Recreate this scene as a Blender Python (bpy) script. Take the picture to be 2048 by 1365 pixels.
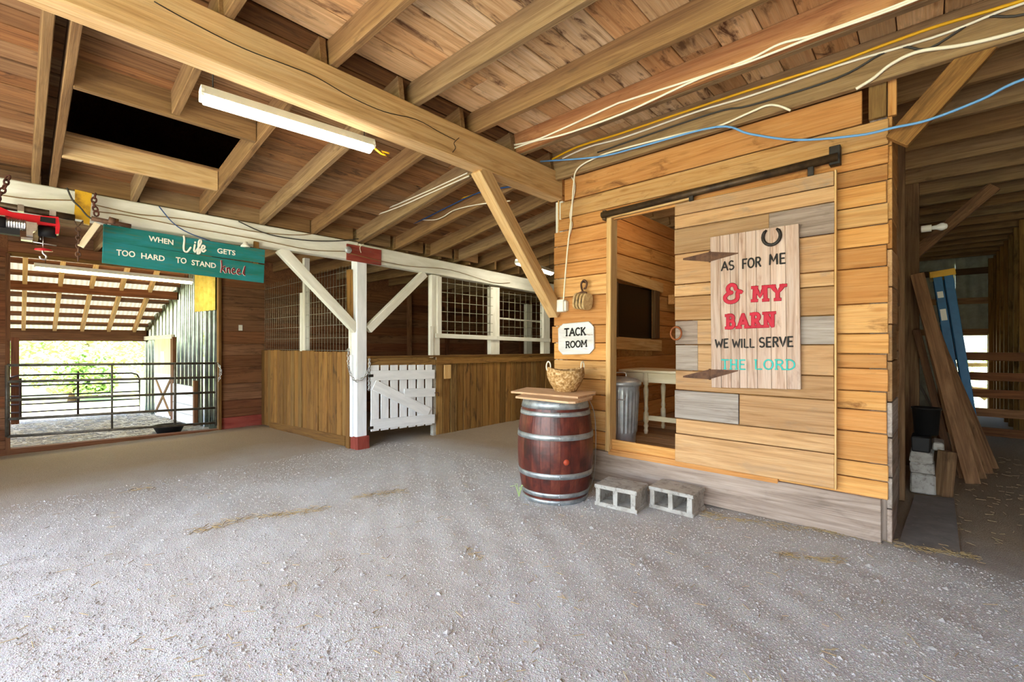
import bpy, math, random
from mathutils import Vector, Matrix, noise
random.seed(7)
for o in list(bpy.data.objects): bpy.data.objects.remove(o)
scene = bpy.context.scene
COL = scene.collection
rnd = random.uniform

# ------------------------------------------------------------------ camera
H = 1.45; FPX = 910.0; CX = 1024.0; HY = 690.0; VP2 = 1857.0
ANG = math.atan((VP2 - CX) / FPX)
FWD = (-math.sin(ANG), math.cos(ANG)); RGT = (math.cos(ANG), math.sin(ANG))
cam = bpy.data.cameras.new('camera'); camo = bpy.data.objects.new('camera', cam); COL.objects.link(camo)
cam.sensor_width = 36.0; cam.lens = FPX / 2048 * 36; cam.clip_start = 0.05; cam.clip_end = 300
cam.shift_y = (HY - 682.5) / 2048
camo.location = (0, 0, H); camo.rotation_euler = (math.pi / 2, 0, ANG)
scene.camera = camo

# ------------------------------------------------------------------ world, sun, exposure
SUN_EL = math.radians(66); SUN_DIR = Vector((0.25, -0.68, math.tan(SUN_EL) * math.hypot(.25, .68))).normalized()
w = bpy.data.worlds.new('sky'); scene.world = w; w.use_nodes = True
nt = w.node_tree; nt.nodes.clear()
out = nt.nodes.new('ShaderNodeOutputWorld'); bg = nt.nodes.new('ShaderNodeBackground'); sk = nt.nodes.new('ShaderNodeTexSky')
sk.sky_type = 'NISHITA'; sk.sun_disc = False; sk.sun_elevation = SUN_EL; sk.sun_rotation = math.atan2(SUN_DIR.x, SUN_DIR.y)
sk.air_density = 1.2; sk.dust_density = 3.0; sk.ozone_density = 1.0
bg.inputs['Strength'].default_value = 0.55
nt.links.new(sk.outputs[0], bg.inputs[0]); nt.links.new(bg.outputs[0], out.inputs[0])
sl = bpy.data.lights.new('sun', 'SUN'); sl.energy = 5.5; sl.angle = math.radians(1.5); sl.color = (1, .93, .82)
so = bpy.data.objects.new('sun', sl); COL.objects.link(so)
so.rotation_euler = (-SUN_DIR).to_track_quat('-Z', 'Y').to_euler(); so.location = (-20, -20, 40)
scene.view_settings.view_transform = 'Standard'; scene.view_settings.look = 'None'
scene.view_settings.gamma = 1.0; scene.view_settings.use_curve_mapping = False
scene.view_settings.exposure = 2.38

# ------------------------------------------------------------------ pixel -> direction helpers (a plane the thing touches gives the distance)
def ray(u, v):
    k = (u - CX) / FPX
    return Vector((FWD[0] + k * RGT[0], FWD[1] + k * RGT[1], (HY - v) / FPX))
CAMP = Vector((0, 0, H))
def PX(u, v, x): d = ray(u, v); return CAMP + d * (x / d.x)
def PY(u, v, y): d = ray(u, v); return CAMP + d * (y / d.y)
def PZ(u, v, z): d = ray(u, v); return CAMP + d * ((z - H) / d.z)

# ------------------------------------------------------------------ mesh helpers
WM = {}
def link(name, data, M, parent=None, label=None, cat=None, group=None, kind=None):
    o = bpy.data.objects.new(name, data); COL.objects.link(o)
    M = M.copy()
    if parent is not None:
        o.parent = parent; o.matrix_basis = WM[parent.name].inverted() @ M
    else:
        o.matrix_basis = M
    WM[o.name] = M
    if label: o['label'] = label
    if cat: o['category'] = cat
    if group: o['group'] = group
    if kind: o['kind'] = kind
    return o
def T(*a): return Matrix.Translation(Vector(a[0]) if len(a) == 1 else Vector(a))
def thing(name, loc, label=None, cat=None, group=None, kind=None):
    return link(name, None, T(loc), None, label, cat, group, kind)
def struct(name, loc=(0, 0, 0)): return thing(name, loc, kind='structure')
def tree_copy(o, M, label=None, group=None):
    def rec(s, par, Mw):
        c = s.copy(); COL.objects.link(c); c.parent = par
        c.matrix_basis = (WM[par.name].inverted() @ Mw) if par else Mw
        WM[c.name] = Mw
        for ch in s.children: rec(ch, c, Mw @ WM[s.name].inverted() @ WM[ch.name])
        return c
    c = rec(o, None, M)
    if label: c['label'] = label
    if group: c['group'] = group
    return c

_boxcache = {}
def box_geo(lx, ly, lz, b):
    hx, hy, hz = lx / 2, ly / 2, lz / 2
    b = min(b, hx * .4, hy * .4, hz * .4)
    V = []; idx = {}
    S = [(sx, sy, sz) for sx in (-1, 1) for sy in (-1, 1) for sz in (-1, 1)]
    for s in S:
        for ax in range(3):
            h = [hx - b, hy - b, hz - b]; h[ax] += b
            idx[(s, ax)] = len(V); V.append((s[0] * h[0], s[1] * h[1], s[2] * h[2]))
    F = []
    for ax in range(3):
        a1, a2 = [i for i in range(3) if i != ax]
        for sg in (-1, 1):
            q = []
            for p, r in ((-1, -1), (1, -1), (1, 1), (-1, 1)):
                s = [0, 0, 0]; s[ax] = sg; s[a1] = p; s[a2] = r; q.append(idx[(tuple(s), ax)])
            F.append(q)
        for p in (-1, 1):
            for r in (-1, 1):
                e = []
                for t, A in ((-1, a1), (1, a1), (1, a2), (-1, a2)):
                    s = [0, 0, 0]; s[ax] = t; s[a1] = p; s[a2] = r; e.append(idx[(tuple(s), A)])
                F.append(e)
    for s in S: F.append([idx[(s, 0)], idx[(s, 1)], idx[(s, 2)]])
    G = []
    for f in F:
        p = [Vector(V[i]) for i in f]; n = (p[1] - p[0]).cross(p[2] - p[0]); c = sum(p, Vector()) / len(p)
        G.append(f if n.dot(c) > 0 else f[::-1])
    return V, G
class MB:
    def __init__(s): s.V = []; s.F = []
    def add(s, V, F, M=None):
        n = len(s.V)
        s.V += [tuple(M @ Vector(v)) for v in V] if M is not None else [tuple(v) for v in V]
        s.F += [[i + n for i in f] for f in F]; return s
    def box(s, M, dims, b=.003): V, F = box_geo(*dims, b); return s.add(V, F, M)
    def abox(s, lo, hi, b=.003):
        lo = Vector(lo); hi = Vector(hi); return s.box(T((lo + hi) / 2), tuple(hi - lo), b)
    def bar(s, p0, p1, w, t, n=(0, 0, 1), b=.003):
        M, L = bar_M(p0, p1, n); return s.box(M, (L, w, t), b)
    def tube(s, pts, r, seg=8, closed=False, M=None, cap=True):
        pts = [Vector(p) for p in pts]; n = len(pts)
        rs = r if isinstance(r, (list, tuple)) else [r] * n
        up = None; V = []; F = []
        for i in range(n):
            a = pts[i - 1] if (i > 0 or closed) else pts[i]; c = pts[(i + 1) % n] if (i < n - 1 or closed) else pts[i]
            d = (c - a)
            d = d.normalized() if d.length > 1e-9 else Vector((1, 0, 0))
            if up is None:
                up = Vector((0, 0, 1)) if abs(d.z) < .9 else Vector((1, 0, 0))
            up = (up - d * up.dot(d)); up.normalize(); sd = d.cross(up)
            for k in range(seg):
                t = 2 * math.pi * k / seg
                V.append(pts[i] + (up * math.cos(t) + sd * math.sin(t)) * rs[i])
        m = n if closed else n - 1
        for i in range(m):
            for k in range(seg):
                j = (i + 1) % n; k2 = (k + 1) % seg
                F.append([i * seg + k, i * seg + k2, j * seg + k2, j * seg + k])
        if not closed and cap:
            F.append(list(range(seg))[::-1]); F.append([(n - 1) * seg + k for k in range(seg)])
        return s.add(V, F, M)
    def lathe(s, prof, seg=32, M=None, fn=None, a0=0, a1=None):
        V = []; F = []; full = a1 is None; a1 = 2 * math.pi if full else a1
        cols = seg if full else seg + 1
        for (r, z) in prof:
            for k in range(cols):
                t = a0 + (a1 - a0) * k / seg; rr = r if fn is None else fn(r, z, t)
                V.append((rr * math.cos(t), rr * math.sin(t), z))
        for i in range(len(prof) - 1):
            for k in range(seg):
                k2 = (k + 1) % cols
                F.append([i * cols + k, i * cols + k2, (i + 1) * cols + k2, (i + 1) * cols + k])
        return s.add(V, F, M)
    def prism(s, poly, d, M=None):
        n = len(poly); V = [(x, y, 0) for x, y in poly] + [(x, y, d) for x, y in poly]
        F = [list(range(n))[::-1], [n + i for i in range(n)]] + [[i, (i + 1) % n, n + (i + 1) % n, n + i] for i in range(n)]
        return s.add(V, F, M)
    def build(s, name, mat, parent=None, M=None, smooth=False, **kw):
        M = M if M is not None else Matrix()
        me = bpy.data.meshes.new(name); me.from_pydata(s.V, [], s.F)
        if mat: me.materials.append(mat)
        if smooth: me.polygons.foreach_set('use_smooth', [True] * len(me.polygons))
        me.update()
        return link(name, me, M, parent, **kw)
    def build_world(s, name, mat, parent=None, smooth=False, base=False, **kw):   # verts in world coordinates, origin put at the centre (or base)
        n = max(1, len(s.V)); c = Vector((sum(v[0] for v in s.V) / n, sum(v[1] for v in s.V) / n, sum(v[2] for v in s.V) / n))
        if base: c.z = min(v[2] for v in s.V)
        s.V = [(v[0] - c.x, v[1] - c.y, v[2] - c.z) for v in s.V]
        return s.build(name, mat, parent, T(c), smooth, **kw)
def bar_M(p0, p1, n=(0, 0, 1)):
    p0 = Vector(p0); p1 = Vector(p1); x = (p1 - p0); L = x.length; x.normalize(); n = Vector(n)
    z = n - x * n.dot(x)
    if z.length < 1e-5: z = Vector((1, 0, 0)) - x * x.x
    z.normalize(); y = z.cross(x)
    M = Matrix(((x.x, y.x, z.x, 0), (x.y, y.y, z.y, 0), (x.z, y.z, z.z, 0), (0, 0, 0, 1)))
    return T((p0 + p1) / 2) @ M, L
def plank(name, p0, p1, w, t, mat, parent=None, n=(0, 0, 1), b=.004, **kw):
    M, L = bar_M(p0, p1, n)
    return MB().box(Matrix(), (L, w, t), b).build(name, mat, parent, M, **kw)
def tube(name, pts, r, mat, parent=None, seg=8, closed=False, **kw):
    return MB().tube(pts, r, seg, closed).build_world(name, mat, parent, smooth=True, **kw)
def smoothpath(pts, k=5):
    pts = [Vector(p) for p in pts]; P = [pts[0]] + pts + [pts[-1]]; out = []
    for i in range(1, len(P) - 2):
        for j in range(k):
            t = j / k; a, b, c, d = P[i - 1:i + 3]
            out.append(.5 * ((2 * b) + (c - a) * t + (2 * a - 5 * b + 4 * c - d) * t * t + (3 * b - a - 3 * c + d) * t ** 3))
    return out + [pts[-1]]

# ------------------------------------------------------------------ materials
def lin(c):
    if isinstance(c, str): c = tuple(int(c[i:i + 2], 16) / 255 for i in (0, 2, 4))
    return tuple(x / 12.92 if x <= .04045 else ((x + .055) / 1.055) ** 2.4 for x in c) + (1,)
class N:
    def __init__(s, name):
        s.m = bpy.data.materials.new(name); s.m.use_nodes = True; s.t = s.m.node_tree
        s.p = s.t.nodes['Principled BSDF']
    def n(s, typ, **kw):
        x = s.t.nodes.new('ShaderNode' + typ)
        for k, v in kw.items():
            if k.startswith('i_'):
                key = k[2:].replace('_', ' '); x.inputs[int(key) if key.isdigit() else key].default_value = v
            else: setattr(x, k, v)
        return x
    def l(s, a, b): s.t.links.new(a, b)
    def ramp(s, fac, stops):
        r = s.n('ValToRGB'); e = r.color_ramp.elements
        while len(e) < len(stops): e.new(.5)
        for el, (p, c) in zip(e, stops): el.position = p; el.color = lin(c) if isinstance(c, str) else (c, c, c, 1)
        s.l(fac, r.inputs[0]); return r.outputs[0]
    def mix(s, a, b, fac, mode='MIX'):
        x = s.n('Mix', data_type='RGBA', blend_type=mode)
        for sock, v in ((x.inputs[0], fac), (x.inputs[6], a), (x.inputs[7], b)):
            if isinstance(v, bpy.types.NodeSocket): s.l(v, sock)
            elif isinstance(v, str): sock.default_value = lin(v)
            else: sock.default_value = v
        return x.outputs[2]
    def math(s, op, a, b=0.0, clamp=False):
        x = s.n('Math', operation=op, use_clamp=clamp)
        for i, v in enumerate((a, b)):
            if isinstance(v, bpy.types.NodeSocket): s.l(v, x.inputs[i])
            else: x.inputs[i].default_value = v
        return x.outputs[0]
    def bump(s, h, strength, dist=.01):
        b = s.n('Bump'); b.inputs['Strength'].default_value = strength; b.inputs['Distance'].default_value = dist
        s.l(h, b.inputs['Height']); s.l(b.outputs[0], s.p.inputs['Normal'])
    def objvec(s, scale, rand=True):
        tc = s.n('TexCoord'); mp = s.n('Mapping'); mp.inputs['Scale'].default_value = scale
        if rand:
            oi = s.n('ObjectInfo'); k = s.math('MULTIPLY', oi.outputs['Random'], 53.0)
            cb = s.n('CombineXYZ'); s.l(k, cb.inputs[0]); s.l(k, cb.inputs[1]); s.l(k, cb.inputs[2])
            ad = s.n('VectorMath', operation='ADD'); s.l(tc.outputs['Object'], ad.inputs[0]); s.l(cb.outputs[0], ad.inputs[1])
            s.l(ad.outputs[0], mp.inputs[0])
        else: s.l(tc.outputs['Object'], mp.inputs[0])
        return mp.outputs[0]
    def noise(s, vec, scale, detail=4, rough=.55, dist=0.0):
        x = s.n('TexNoise'); x.inputs['Scale'].default_value = scale; x.inputs['Detail'].default_value = detail
        x.inputs['Roughness'].default_value = rough; x.inputs['Distortion'].default_value = dist
        if vec is not None: s.l(vec, x.inputs['Vector'])
        return x.outputs['Fac']
    def fin(s, col, rough=.8, metal=0.0, spec=.3):
        if isinstance(col, bpy.types.NodeSocket): s.l(col, s.p.inputs['Base Color'])
        else: s.p.inputs['Base Color'].default_value = lin(col)
        s.p.inputs['Roughness'].default_value = rough; s.p.inputs['Metallic'].default_value = metal
        s.p.inputs['Specular IOR Level'].default_value = spec
        return s.m
def wood(name, dark, mid, light, stain=None, stain_amt=.0, stain_lo=.52, var=.35, hues=None, rough=.82, knots=.5, bump=.35, grain=1.0):
    """sawn wood: grain along each piece's own X axis, every piece a little different"""
    s = N(name)
    g = s.noise(s.objvec((.5, 9 * grain, 9 * grain)), 2.2, 7, .62, 1.3)
    fine = s.noise(s.objvec((2.0, 90, 90)), 1.6, 3, .6)
    col = s.ramp(g, [(.22, dark), (.46, mid), (.78, light)])
    col = s.mix(col, s.ramp(fine, [(.3, .6), (.65, 1.12)]), .45, 'MULTIPLY')
    oi = s.n('ObjectInfo')
    if hues:
        r2 = s.math('FRACT', s.math('MULTIPLY', oi.outputs['Random'], 17.31))
        st = [(i / len(hues), h) for i, h in enumerate(hues)]
        x = s.n('ValToRGB'); x.color_ramp.interpolation = 'CONSTANT'; e = x.color_ramp.elements
        while len(e) < len(st): e.new(.5)
        for el, (p, c) in zip(e, st): el.position = p; el.color = lin(c)
        s.l(r2, x.inputs[0]); col = s.mix(col, x.outputs[0], .8, 'MULTIPLY')
    if knots:
        v = s.n('TexVoronoi'); v.inputs['Scale'].default_value = 1.0; s.l(s.objvec((2.2, 6.5, 6.5)), v.inputs['Vector'])
        k = s.ramp(v.outputs['Distance'], [(.05, 1.0), (.16, 0.0)])
        col = s.mix(col, dark, s.math('MULTIPLY', k, knots))
    if stain:
        sn = s.noise(s.objvec((1.4, 4.2, 4.2)), 2.0, 5, .65, .6)
        per = s.math('ADD', s.math('MULTIPLY', s.math('FRACT', s.math('MULTIPLY', oi.outputs['Random'], 29.3)), 1.3), .15)
        col = s.mix(col, stain, s.math('MULTIPLY', s.math('MULTIPLY', s.ramp(sn, [(stain_lo, 0.0), (stain_lo + .14, 1.0)]), stain_amt), per, True))
    b = s.math('ADD', s.math('MULTIPLY', s.math('FRACT', s.math('MULTIPLY', oi.outputs['Random'], 91.7)), var), 1.0 - var * .55)
    hsv = s.n('HueSaturation'); s.l(col, hsv.inputs['Color']); s.l(b, hsv.inputs['Value'])
    s.bump(s.math('ADD', g, fine), bump, .006)
    return s.fin(hsv.outputs[0], rough)
def paint(name, c1, c2, under=None, amt=.5, lo=.6, rough=.7, grain=True, bump=.25, scale=1.0):
    s = N(name)
    a = s.noise(s.objvec((1.2, 6, 6) if grain else (4, 4, 4)), 2.0 * scale, 5, .6, .4)
    col = s.mix(c1, c2, s.ramp(a, [(.35, 0.0), (.65, 1.0)]))
    if under:
        b = s.noise(s.objvec((2.5, 22, 22) if grain else (9, 9, 9)), 1.6 * scale, 6, .7, .3)
        col = s.mix(col, under, s.math('MULTIPLY', s.ramp(b, [(lo, 0.0), (lo + .08, 1.0)]), amt))
    s.bump(s.noise(s.objvec((3, 50, 50) if grain else (30, 30, 30)), 1.5, 4), bump, .004)
    return s.fin(col, rough)
def metal(name, c1, c2, rough=.4, scale=6, met=1.0, lo=.4, hi=.65, spec=.5):
    s = N(name); a = s.noise(s.objvec((1, 1, 1)), scale, 5, .65)
    col = s.mix(c1, c2, s.ramp(a, [(lo, 0.0), (hi, 1.0)])); s.bump(a, .08, .003)
    return s.fin(col, rough, met, spec)
def plain(name, c, rough=.5, met=0.0, var=.12, scale=12):
    s = N(name); a = s.noise(s.objvec((1, 1, 1)), scale, 4)
    col = s.mix(c, (0, 0, 0, 1), s.math('MULTIPLY', s.ramp(a, [(.4, 0.0), (.75, 1.0)]), var * 2)); return s.fin(col, rough, met)
def emit(name, c, st):
    s = N(name); s.p.inputs['Emission Color'].default_value = lin(c); s.p.inputs['Emission Strength'].default_value = st
    return s.fin(c, .5)

M_TACK = wood('honey_planks', 'a46f3a', 'c9985c', 'dab27a', '75491f', .6, .58, .34, ['ffffff', 'f0d8c0', 'fff2dc', 'e4ccb0', 'fff0d4', 'f6dcc4'], knots=.7)
M_DOORW = wood('door_planks', '97744f', 'bd9a74', 'd2b592', '857a6c', .6, .56, .32, ['ffffff', 'f3e2cc', 'fff2da', 'e0d6c6', 'd6c2a4'], knots=.6)
M_GREYW = wood('weathered_planks', '6e6258', '9e9288', 'c0b6ac', '5a4c40', .4, .56, .25, ['ffffff', 'f0e2d8', 'e8e4e0'], knots=.4)
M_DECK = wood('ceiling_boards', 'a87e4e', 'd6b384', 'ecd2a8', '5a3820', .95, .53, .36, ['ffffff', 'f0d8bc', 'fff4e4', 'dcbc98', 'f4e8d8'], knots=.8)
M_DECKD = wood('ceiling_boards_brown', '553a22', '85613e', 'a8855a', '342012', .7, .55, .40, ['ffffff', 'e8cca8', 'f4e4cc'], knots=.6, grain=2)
M_JOIST = wood('joist_timber', '5e472c', '846845', 'a0855e', '4a3520', .55, .56, .30, ['ffffff', 'eedcc4', 'f6e8d0'], knots=.5)
M_JOISTR = wood('red_brown_joist', '80502c', 'aa7446', 'c4925f', '6c4024', .5, .58, .20, None, knots=.6)
M_BEAM = wood('sawn_beam', '98733f', 'c6a06c', 'dabc8c', '7c592e', .5, .58, .12, None, knots=.5)
M_FENCE = wood('stall_boards', '5c3f1e', '8a6738', 'a5854c', '3e2a14', .6, .54, .55, ['ffffff', 'f0dcc0', 'e4d0a8', 'f8e8c8'], knots=.4)
M_DARKW = wood('dark_barn_boards', '4c301c', '7c553a', '98704e', '33200f', .5, .55, .50, ['ffffff', 'eccfb8', 'dcb8a0', 'f4e0c8'], knots=.4)
M_PALEW = wood('pale_pine', 'a87c48', 'd2a86c', 'e8c892', None, 0, .5, .12, None, knots=.4)
M_SIGNW = wood('sign_boards', '845c44', 'c0a593', 'd8c6ba', '74462e', .45, .58, .26, None, knots=.5)
M_AISLE = wood('leaning_boards', '4a3222', '7c5c40', 'a4845f', '30200f', .5, .55, .85, ['ffffff', 'e8d0c0', 'd8ccc4'], knots=.3)
M_WHITE = paint('worn_white_paint', 'e6e4d8', 'd2cfc0', '8f8468', .55, .66)
M_WHITE2 = paint('white_gate_paint', 'eceef0', 'dcdfe2', '9a958a', .45, .70)
M_REDP = paint('old_red_paint', '7c2f24', '93463a', '6a5a50', .5, .58)
M_TEAL = paint('teal_stain', '14685c', '1f787c', '4a6446', .65, .55)
M_SIGNG = paint('chipped_white_board', 'dcdcd8', 'c4c2be', '7a5238', .8, .60)
M_CREAM = paint('cream_paint', 'e2d4b4', 'd0bf9a', '9a8560', .3, .68)
M_CONC = paint('concrete', 'b4b0a8', '9a958c', '77726a', .7, .52, .95, False, .8)
M_MAT = paint('rubber_mat', '7c756e', '8b847c', 'a0968a', .5, .58, .95, False, .5)
M_GALV = metal('galvanised_steel', 'c8ced0', 'a4acb0', .36, 7, .6)
M_HOOP = metal('barrel_hoop_steel', 'b6bcbe', '8b9092', .5, 9, .8)
M_STEEL = metal('bright_steel', 'd8d8d8', 'a8a8a8', .3, 8)
M_GATE = metal('gate_pipe', '6f6a60', '4f4a42', .5, 10, .5)
M_GATEB = metal('rusty_gate_pipe', '3a2620', '1f1a18', .6, 14, .3)
M_RUST = metal('rusty_iron', '6a4a36', '4a3226', .75, 16, .35)
M_IRON = metal('dark_iron', '3c3835', '241f1c', .55, 12, .6)
M_PIPE = metal('oily_pipe', '5a4630', '2c2118', .5, 5, .5)
M_CHAINB = metal('rust_chain', '5c3020', '3c2018', .7, 16, .3)
M_BARREL = None
M_BLACK = plain('black_rubber', '1b1a1b', .55)
M_BLACKP = plain('black_paint', '17120f', .6)
M_REDPAINT = plain('crimson_paint', 'b81230', .55)
M_TURQ = plain('turquoise_paint', '2fb9b0', .55)
M_CHALK = plain('letter_white', 'e9e6d6', .6)
M_MAROON = plain('maroon_paint', '6e1c28', .6)
M_RED = plain('hoist_red', 'c01a24', .35, 0, .05)
M_YELLOW = metal('worn_yellow_paint', 'd2a012', '8a6010', .5, 7, .0, .5, .7)
M_BLUE = plain('ladder_blue', '1c5f8c', .5)
M_WCABLE = plain('white_cable', 'e6dcc4', .5, 0, .04)
M_YCABLE = plain('yellow_cable', 'e8b010', .45, 0, .04)
M_BCABLE = plain('blue_cable', '6a9ed0', .45, 0, .04)
M_DBCABLE = plain('dark_blue_cable', '2c4a78', .5, 0, .04)
M_KCABLE = plain('dark_cable', '3a3630', .6)
M_BWIRE = plain('brown_wire', '8a6a40', .6)
M_PLAST = plain('white_plastic', 'e4e0d2', .45, 0, .05)
M_GREYP = plain('grey_pipe', '8c8880', .5, .3)
M_WIRE = metal('mesh_wire', 'b8b49c', '8a8570', .5, 20, .6)
M_TUBE = emit('fluorescent_tube', 'fff6e0', 11.0)
M_TUBEY = emit('warm_fluorescent_tube', 'ffe9a8', 12.0)
M_GLASSB = plain('bulb_glass', 'd8d8d0', .15, 0, .02)
M_DARKGL = plain('dark_window_pane', '0c0b09', .25, 0, .1)
M_BARK = wood('bark', '2c1e12', '5a422a', '7c6040', None, 0, .5, .3, None, bump=1.0, knots=0)

def barrel_mat():
    s = N('wine_stained_oak'); g = s.noise(s.objvec((1, 1, 1)), 6, 5, .6, .5); z = s.noise(s.objvec((30, 30, 2)), 2, 3)
    c = s.ramp(g, [(.3, '2c110c'), (.5, '561f15'), (.66, '6c3524'), (.8, '8a6450')])
    c = s.mix(c, s.ramp(z, [(.3, .6), (.7, 1.2)]), .5, 'MULTIPLY'); s.bump(z, .2, .004)
    return s.fin(c, .42, 0, .5)
M_BARREL = barrel_mat()
def basket_mat():
    s = N('woven_rush'); a = s.noise(s.objvec((1, 1, 1)), 40, 3); c = s.ramp(a, [(.3, '7a5630'), (.5, 'b48c56'), (.7, 'dcc094')])
    return s.fin(c, .7)
M_BASKET = basket_mat()
def ground_mat():
    s = N('gravel_and_dirt'); tc = s.n('TexCoord'); P = tc.outputs['Object']
    a = s.noise(P, 130, 5, .75); b = s.noise(P, 1.1, 4, .6); v = s.n('TexVoronoi'); v.inputs['Scale'].default_value = 150; s.l(P, v.inputs['Vector'])
    grav = s.ramp(a, [(.3, '9c9c9b'), (.5, 'c3c3c2'), (.7, 'dedede')])
    grav = s.mix(grav, v.outputs['Color'], .10, 'OVERLAY')
    dirt = s.ramp(a, [(.3, '75654f'), (.55, 'a39078'), (.75, 'c2b096')])
    bl = s.ramp(b, [(.42, 0.0), (.62, 1.0)])
    sx = s.n('SeparateXYZ'); s.l(P, sx.inputs[0])
    wob = s.math('MULTIPLY', s.math('SUBTRACT', s.noise(P, .7, 4), .5), 2.4)
    far = s.n('MapRange', i_From_Min=-4.6, i_From_Max=-7.6); s.l(s.math('ADD', sx.outputs[0], wob), far.inputs[0])
    ais = s.n('MapRange', i_From_Min=3.5, i_From_Max=4.9); s.l(s.math('ADD', sx.outputs[1], s.math('MULTIPLY', wob, .4)), ais.inputs[0])
    m = s.math('MAXIMUM', far.outputs[0], ais.outputs[0]); m = s.math('MAXIMUM', m, s.math('MULTIPLY', bl, .22), True)
    col = s.mix(grav, dirt, m)
    h = s.math('ADD', s.math('MULTIPLY', v.outputs['Distance'], -.8), a); s.bump(h, .7, .006)
    return s.fin(col, .95, 0, .15)
M_GROUND = ground_mat()
def straw_ground():
    s = N('straw_bedding_ground'); tc = s.n('TexCoord'); P = tc.outputs['Object']
    a = s.noise(P, 30, 6, .75, 1.0); b = s.noise(P, 3, 4)
    c = s.ramp(a, [(.35, '5c5a58'), (.5, '8f8e8c'), (.68, 'c8c8c4')]); c = s.mix(c, '7a6a50', s.math('MULTIPLY', b, .5)); s.bump(a, 1.0, .03)
    return s.fin(c, .95)
M_STRAWG = straw_ground()
def grass_mat():
    s = N('meadow'); tc = s.n('TexCoord'); a = s.noise(tc.outputs['Object'], 2.5, 6, .7)
    return s.fin(s.ramp(a, [(.3, '8a9860'), (.55, 'b4bc84'), (.75, 'd4d0a8')]), .95)
M_GRASS = grass_mat()
def leaf_mat(name, c1, c2):
    s = N(name); oi = s.noise(s.objvec((1, 1, 1)), .9, 3); s.p.inputs['Transmission Weight'].default_value = 0
    c = s.mix(c1, c2, oi); return s.fin(c, .6)
M_LEAF = leaf_mat('leaves', '88ac58', 'bcd48c')
M_STONE = wood('pebble', '7a7774', 'aeabA8', 'd8d6d4', None, 0, .5, .2, None, knots=0, rough=.9)
M_STRAW = plain('straw', 'a08a5e', .8)

# ================================================================== SETTING
YT = 4.2          # tack room front plane
XB = -3.08        # main beam, camera side face
XW = -6.12        # white beam / stall front, camera side face
YF = -3.6         # barn front with its wide open doorway, behind the camera
XL = -9.9         # far left wall
XR = -.21         # tack room right side
ZT = 3.41         # top of main beam
ZW = 2.95         # top of white beam
def smooth01(t): t = max(0, min(1, t)); return t * t * (3 - 2 * t)
def gz(x, y):
    z = -.16 * max(0, min(1, (-3 - x) / 6.9))
    if x < -9.9: z -= .04 * min(1, (-9.9 - x))
    z += .035 * math.exp(-(((x + .3) / .9) ** 2 + ((y - 4.15) / .35) ** 2))
    z += .012 * noise.noise(Vector((x * 1.3, y * 1.3, 3))) + .006 * noise.noise(Vector((x * 6, y * 6, 9)))
    if x > -6.2 and -2 < y < 4.2:   # rake and tyre furrows
        a = (x * .55 + y * .83)
        z += .003 * math.sin(a * 21 + 1.3 * noise.noise(Vector((x, y, 0)))) * smooth01((noise.noise(Vector((x * .6, y * .6, 5))) + .25) * 2)
    return z
def heightgrid(name, xs, ys, fn, mat, dz=0, **kw):
    V = [(x, y, fn(x, y) + dz) for y in ys for x in xs]; nx = len(xs)
    F = [[j * nx + i, j * nx + i + 1, (j + 1) * nx + i + 1, (j + 1) * nx + i] for j in range(len(ys) - 1) for i in range(nx - 1)]
    b = MB(); b.V = V; b.F = F; return b.build(name, mat, smooth=True, **kw)
def frange(a, b, st):
    n = max(1, int(round((b - a) / st))); return [a + (b - a) * i / n for i in range(n + 1)]
floor = heightgrid('floor', frange(-9.98, -6, .1) + frange(-5.95, 2.7, .05), frange(-12, -1, .4) + frange(-.95, 6, .05) + frange(6.1, 14.6, .2), gz, M_GROUND, kind='structure')
heightgrid('ground_lean_to', frange(-15.5, -9.98, .1), frange(-3, 3.4, .1),
           lambda x, y: -.19 + .03 * noise.noise(Vector((x * 2.5, y * 2.5, 0))) + .015 * noise.noise(Vector((x * 9, y * 9, 4))), M_STRAWG, kind='structure')
MB().add([(-80, -60, -.28), (60, -60, -.28), (60, 90, -.28), (-80, 90, -.28)], [[0, 1, 2, 3]]).build('ground_meadow', M_GRASS, kind='structure')

# ---- left outer wall (x = XL): horizontal boards with the big opening
wl = struct('wall_left', (XL, 5, -.2))
Y0O, Y1O, ZH = -.07, 2.63, 2.78
zs = [-.25, .056, .21, .38, .53, .70, 1.02, 1.245, 1.47, 1.71, 1.94, 2.19, 2.386, 2.56, 2.73, 2.87]
def hboards(parent, x, y0, y1, zs, mat, t=.03, slope=0, redbase=None, nrm=(1, 0, 0), jit=.006):
    for i in range(len(zs) - 1):
        m = mat if not (redbase and i < 1) else redbase
        zc = (zs[i] + zs[i + 1]) / 2; h = zs[i + 1] - zs[i] - .006
        plank('board', (x - t / 2 + rnd(-jit, 0), y0, zc), (x - t / 2 + rnd(-jit, 0), y1, zc - slope * (y1 - y0)), h, t, m, parent, nrm)
hboards(wl, XL, Y1O, 3.43, zs, M_DARKW, redbase=M_REDP)
zs2 = [-.3 + i * .2 for i in range(16)]; zs2[-1] = 2.8
hboards(wl, XL, 3.43, 6.9, [min(z, 2.80) for z in zs2], M_DARKW, slope=.008)
hboards(wl, XL, 6.9, 10.4, zs2, M_DARKW, slope=.008)
hboards(wl, XL, 10.4, 14.5, zs2, M_DARKW, slope=.008)
hboards(wl, XL, YF, Y0O, zs, M_DARKW)
hboards(wl, XL, Y0O, Y1O, [ZH, 2.97, 3.15, 3.4], M_DARKW)
MB().abox((XL - .06, YF, -.3), (XL - .035, Y0O, 3.7)).abox((XL - .06, Y1O, -.3), (XL - .035, 14.6, 3.7)).abox((XL - .06, Y0O, ZH), (XL - .035, Y1O, 3.7)).build_world('siding', M_DARKW, wl)
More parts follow.
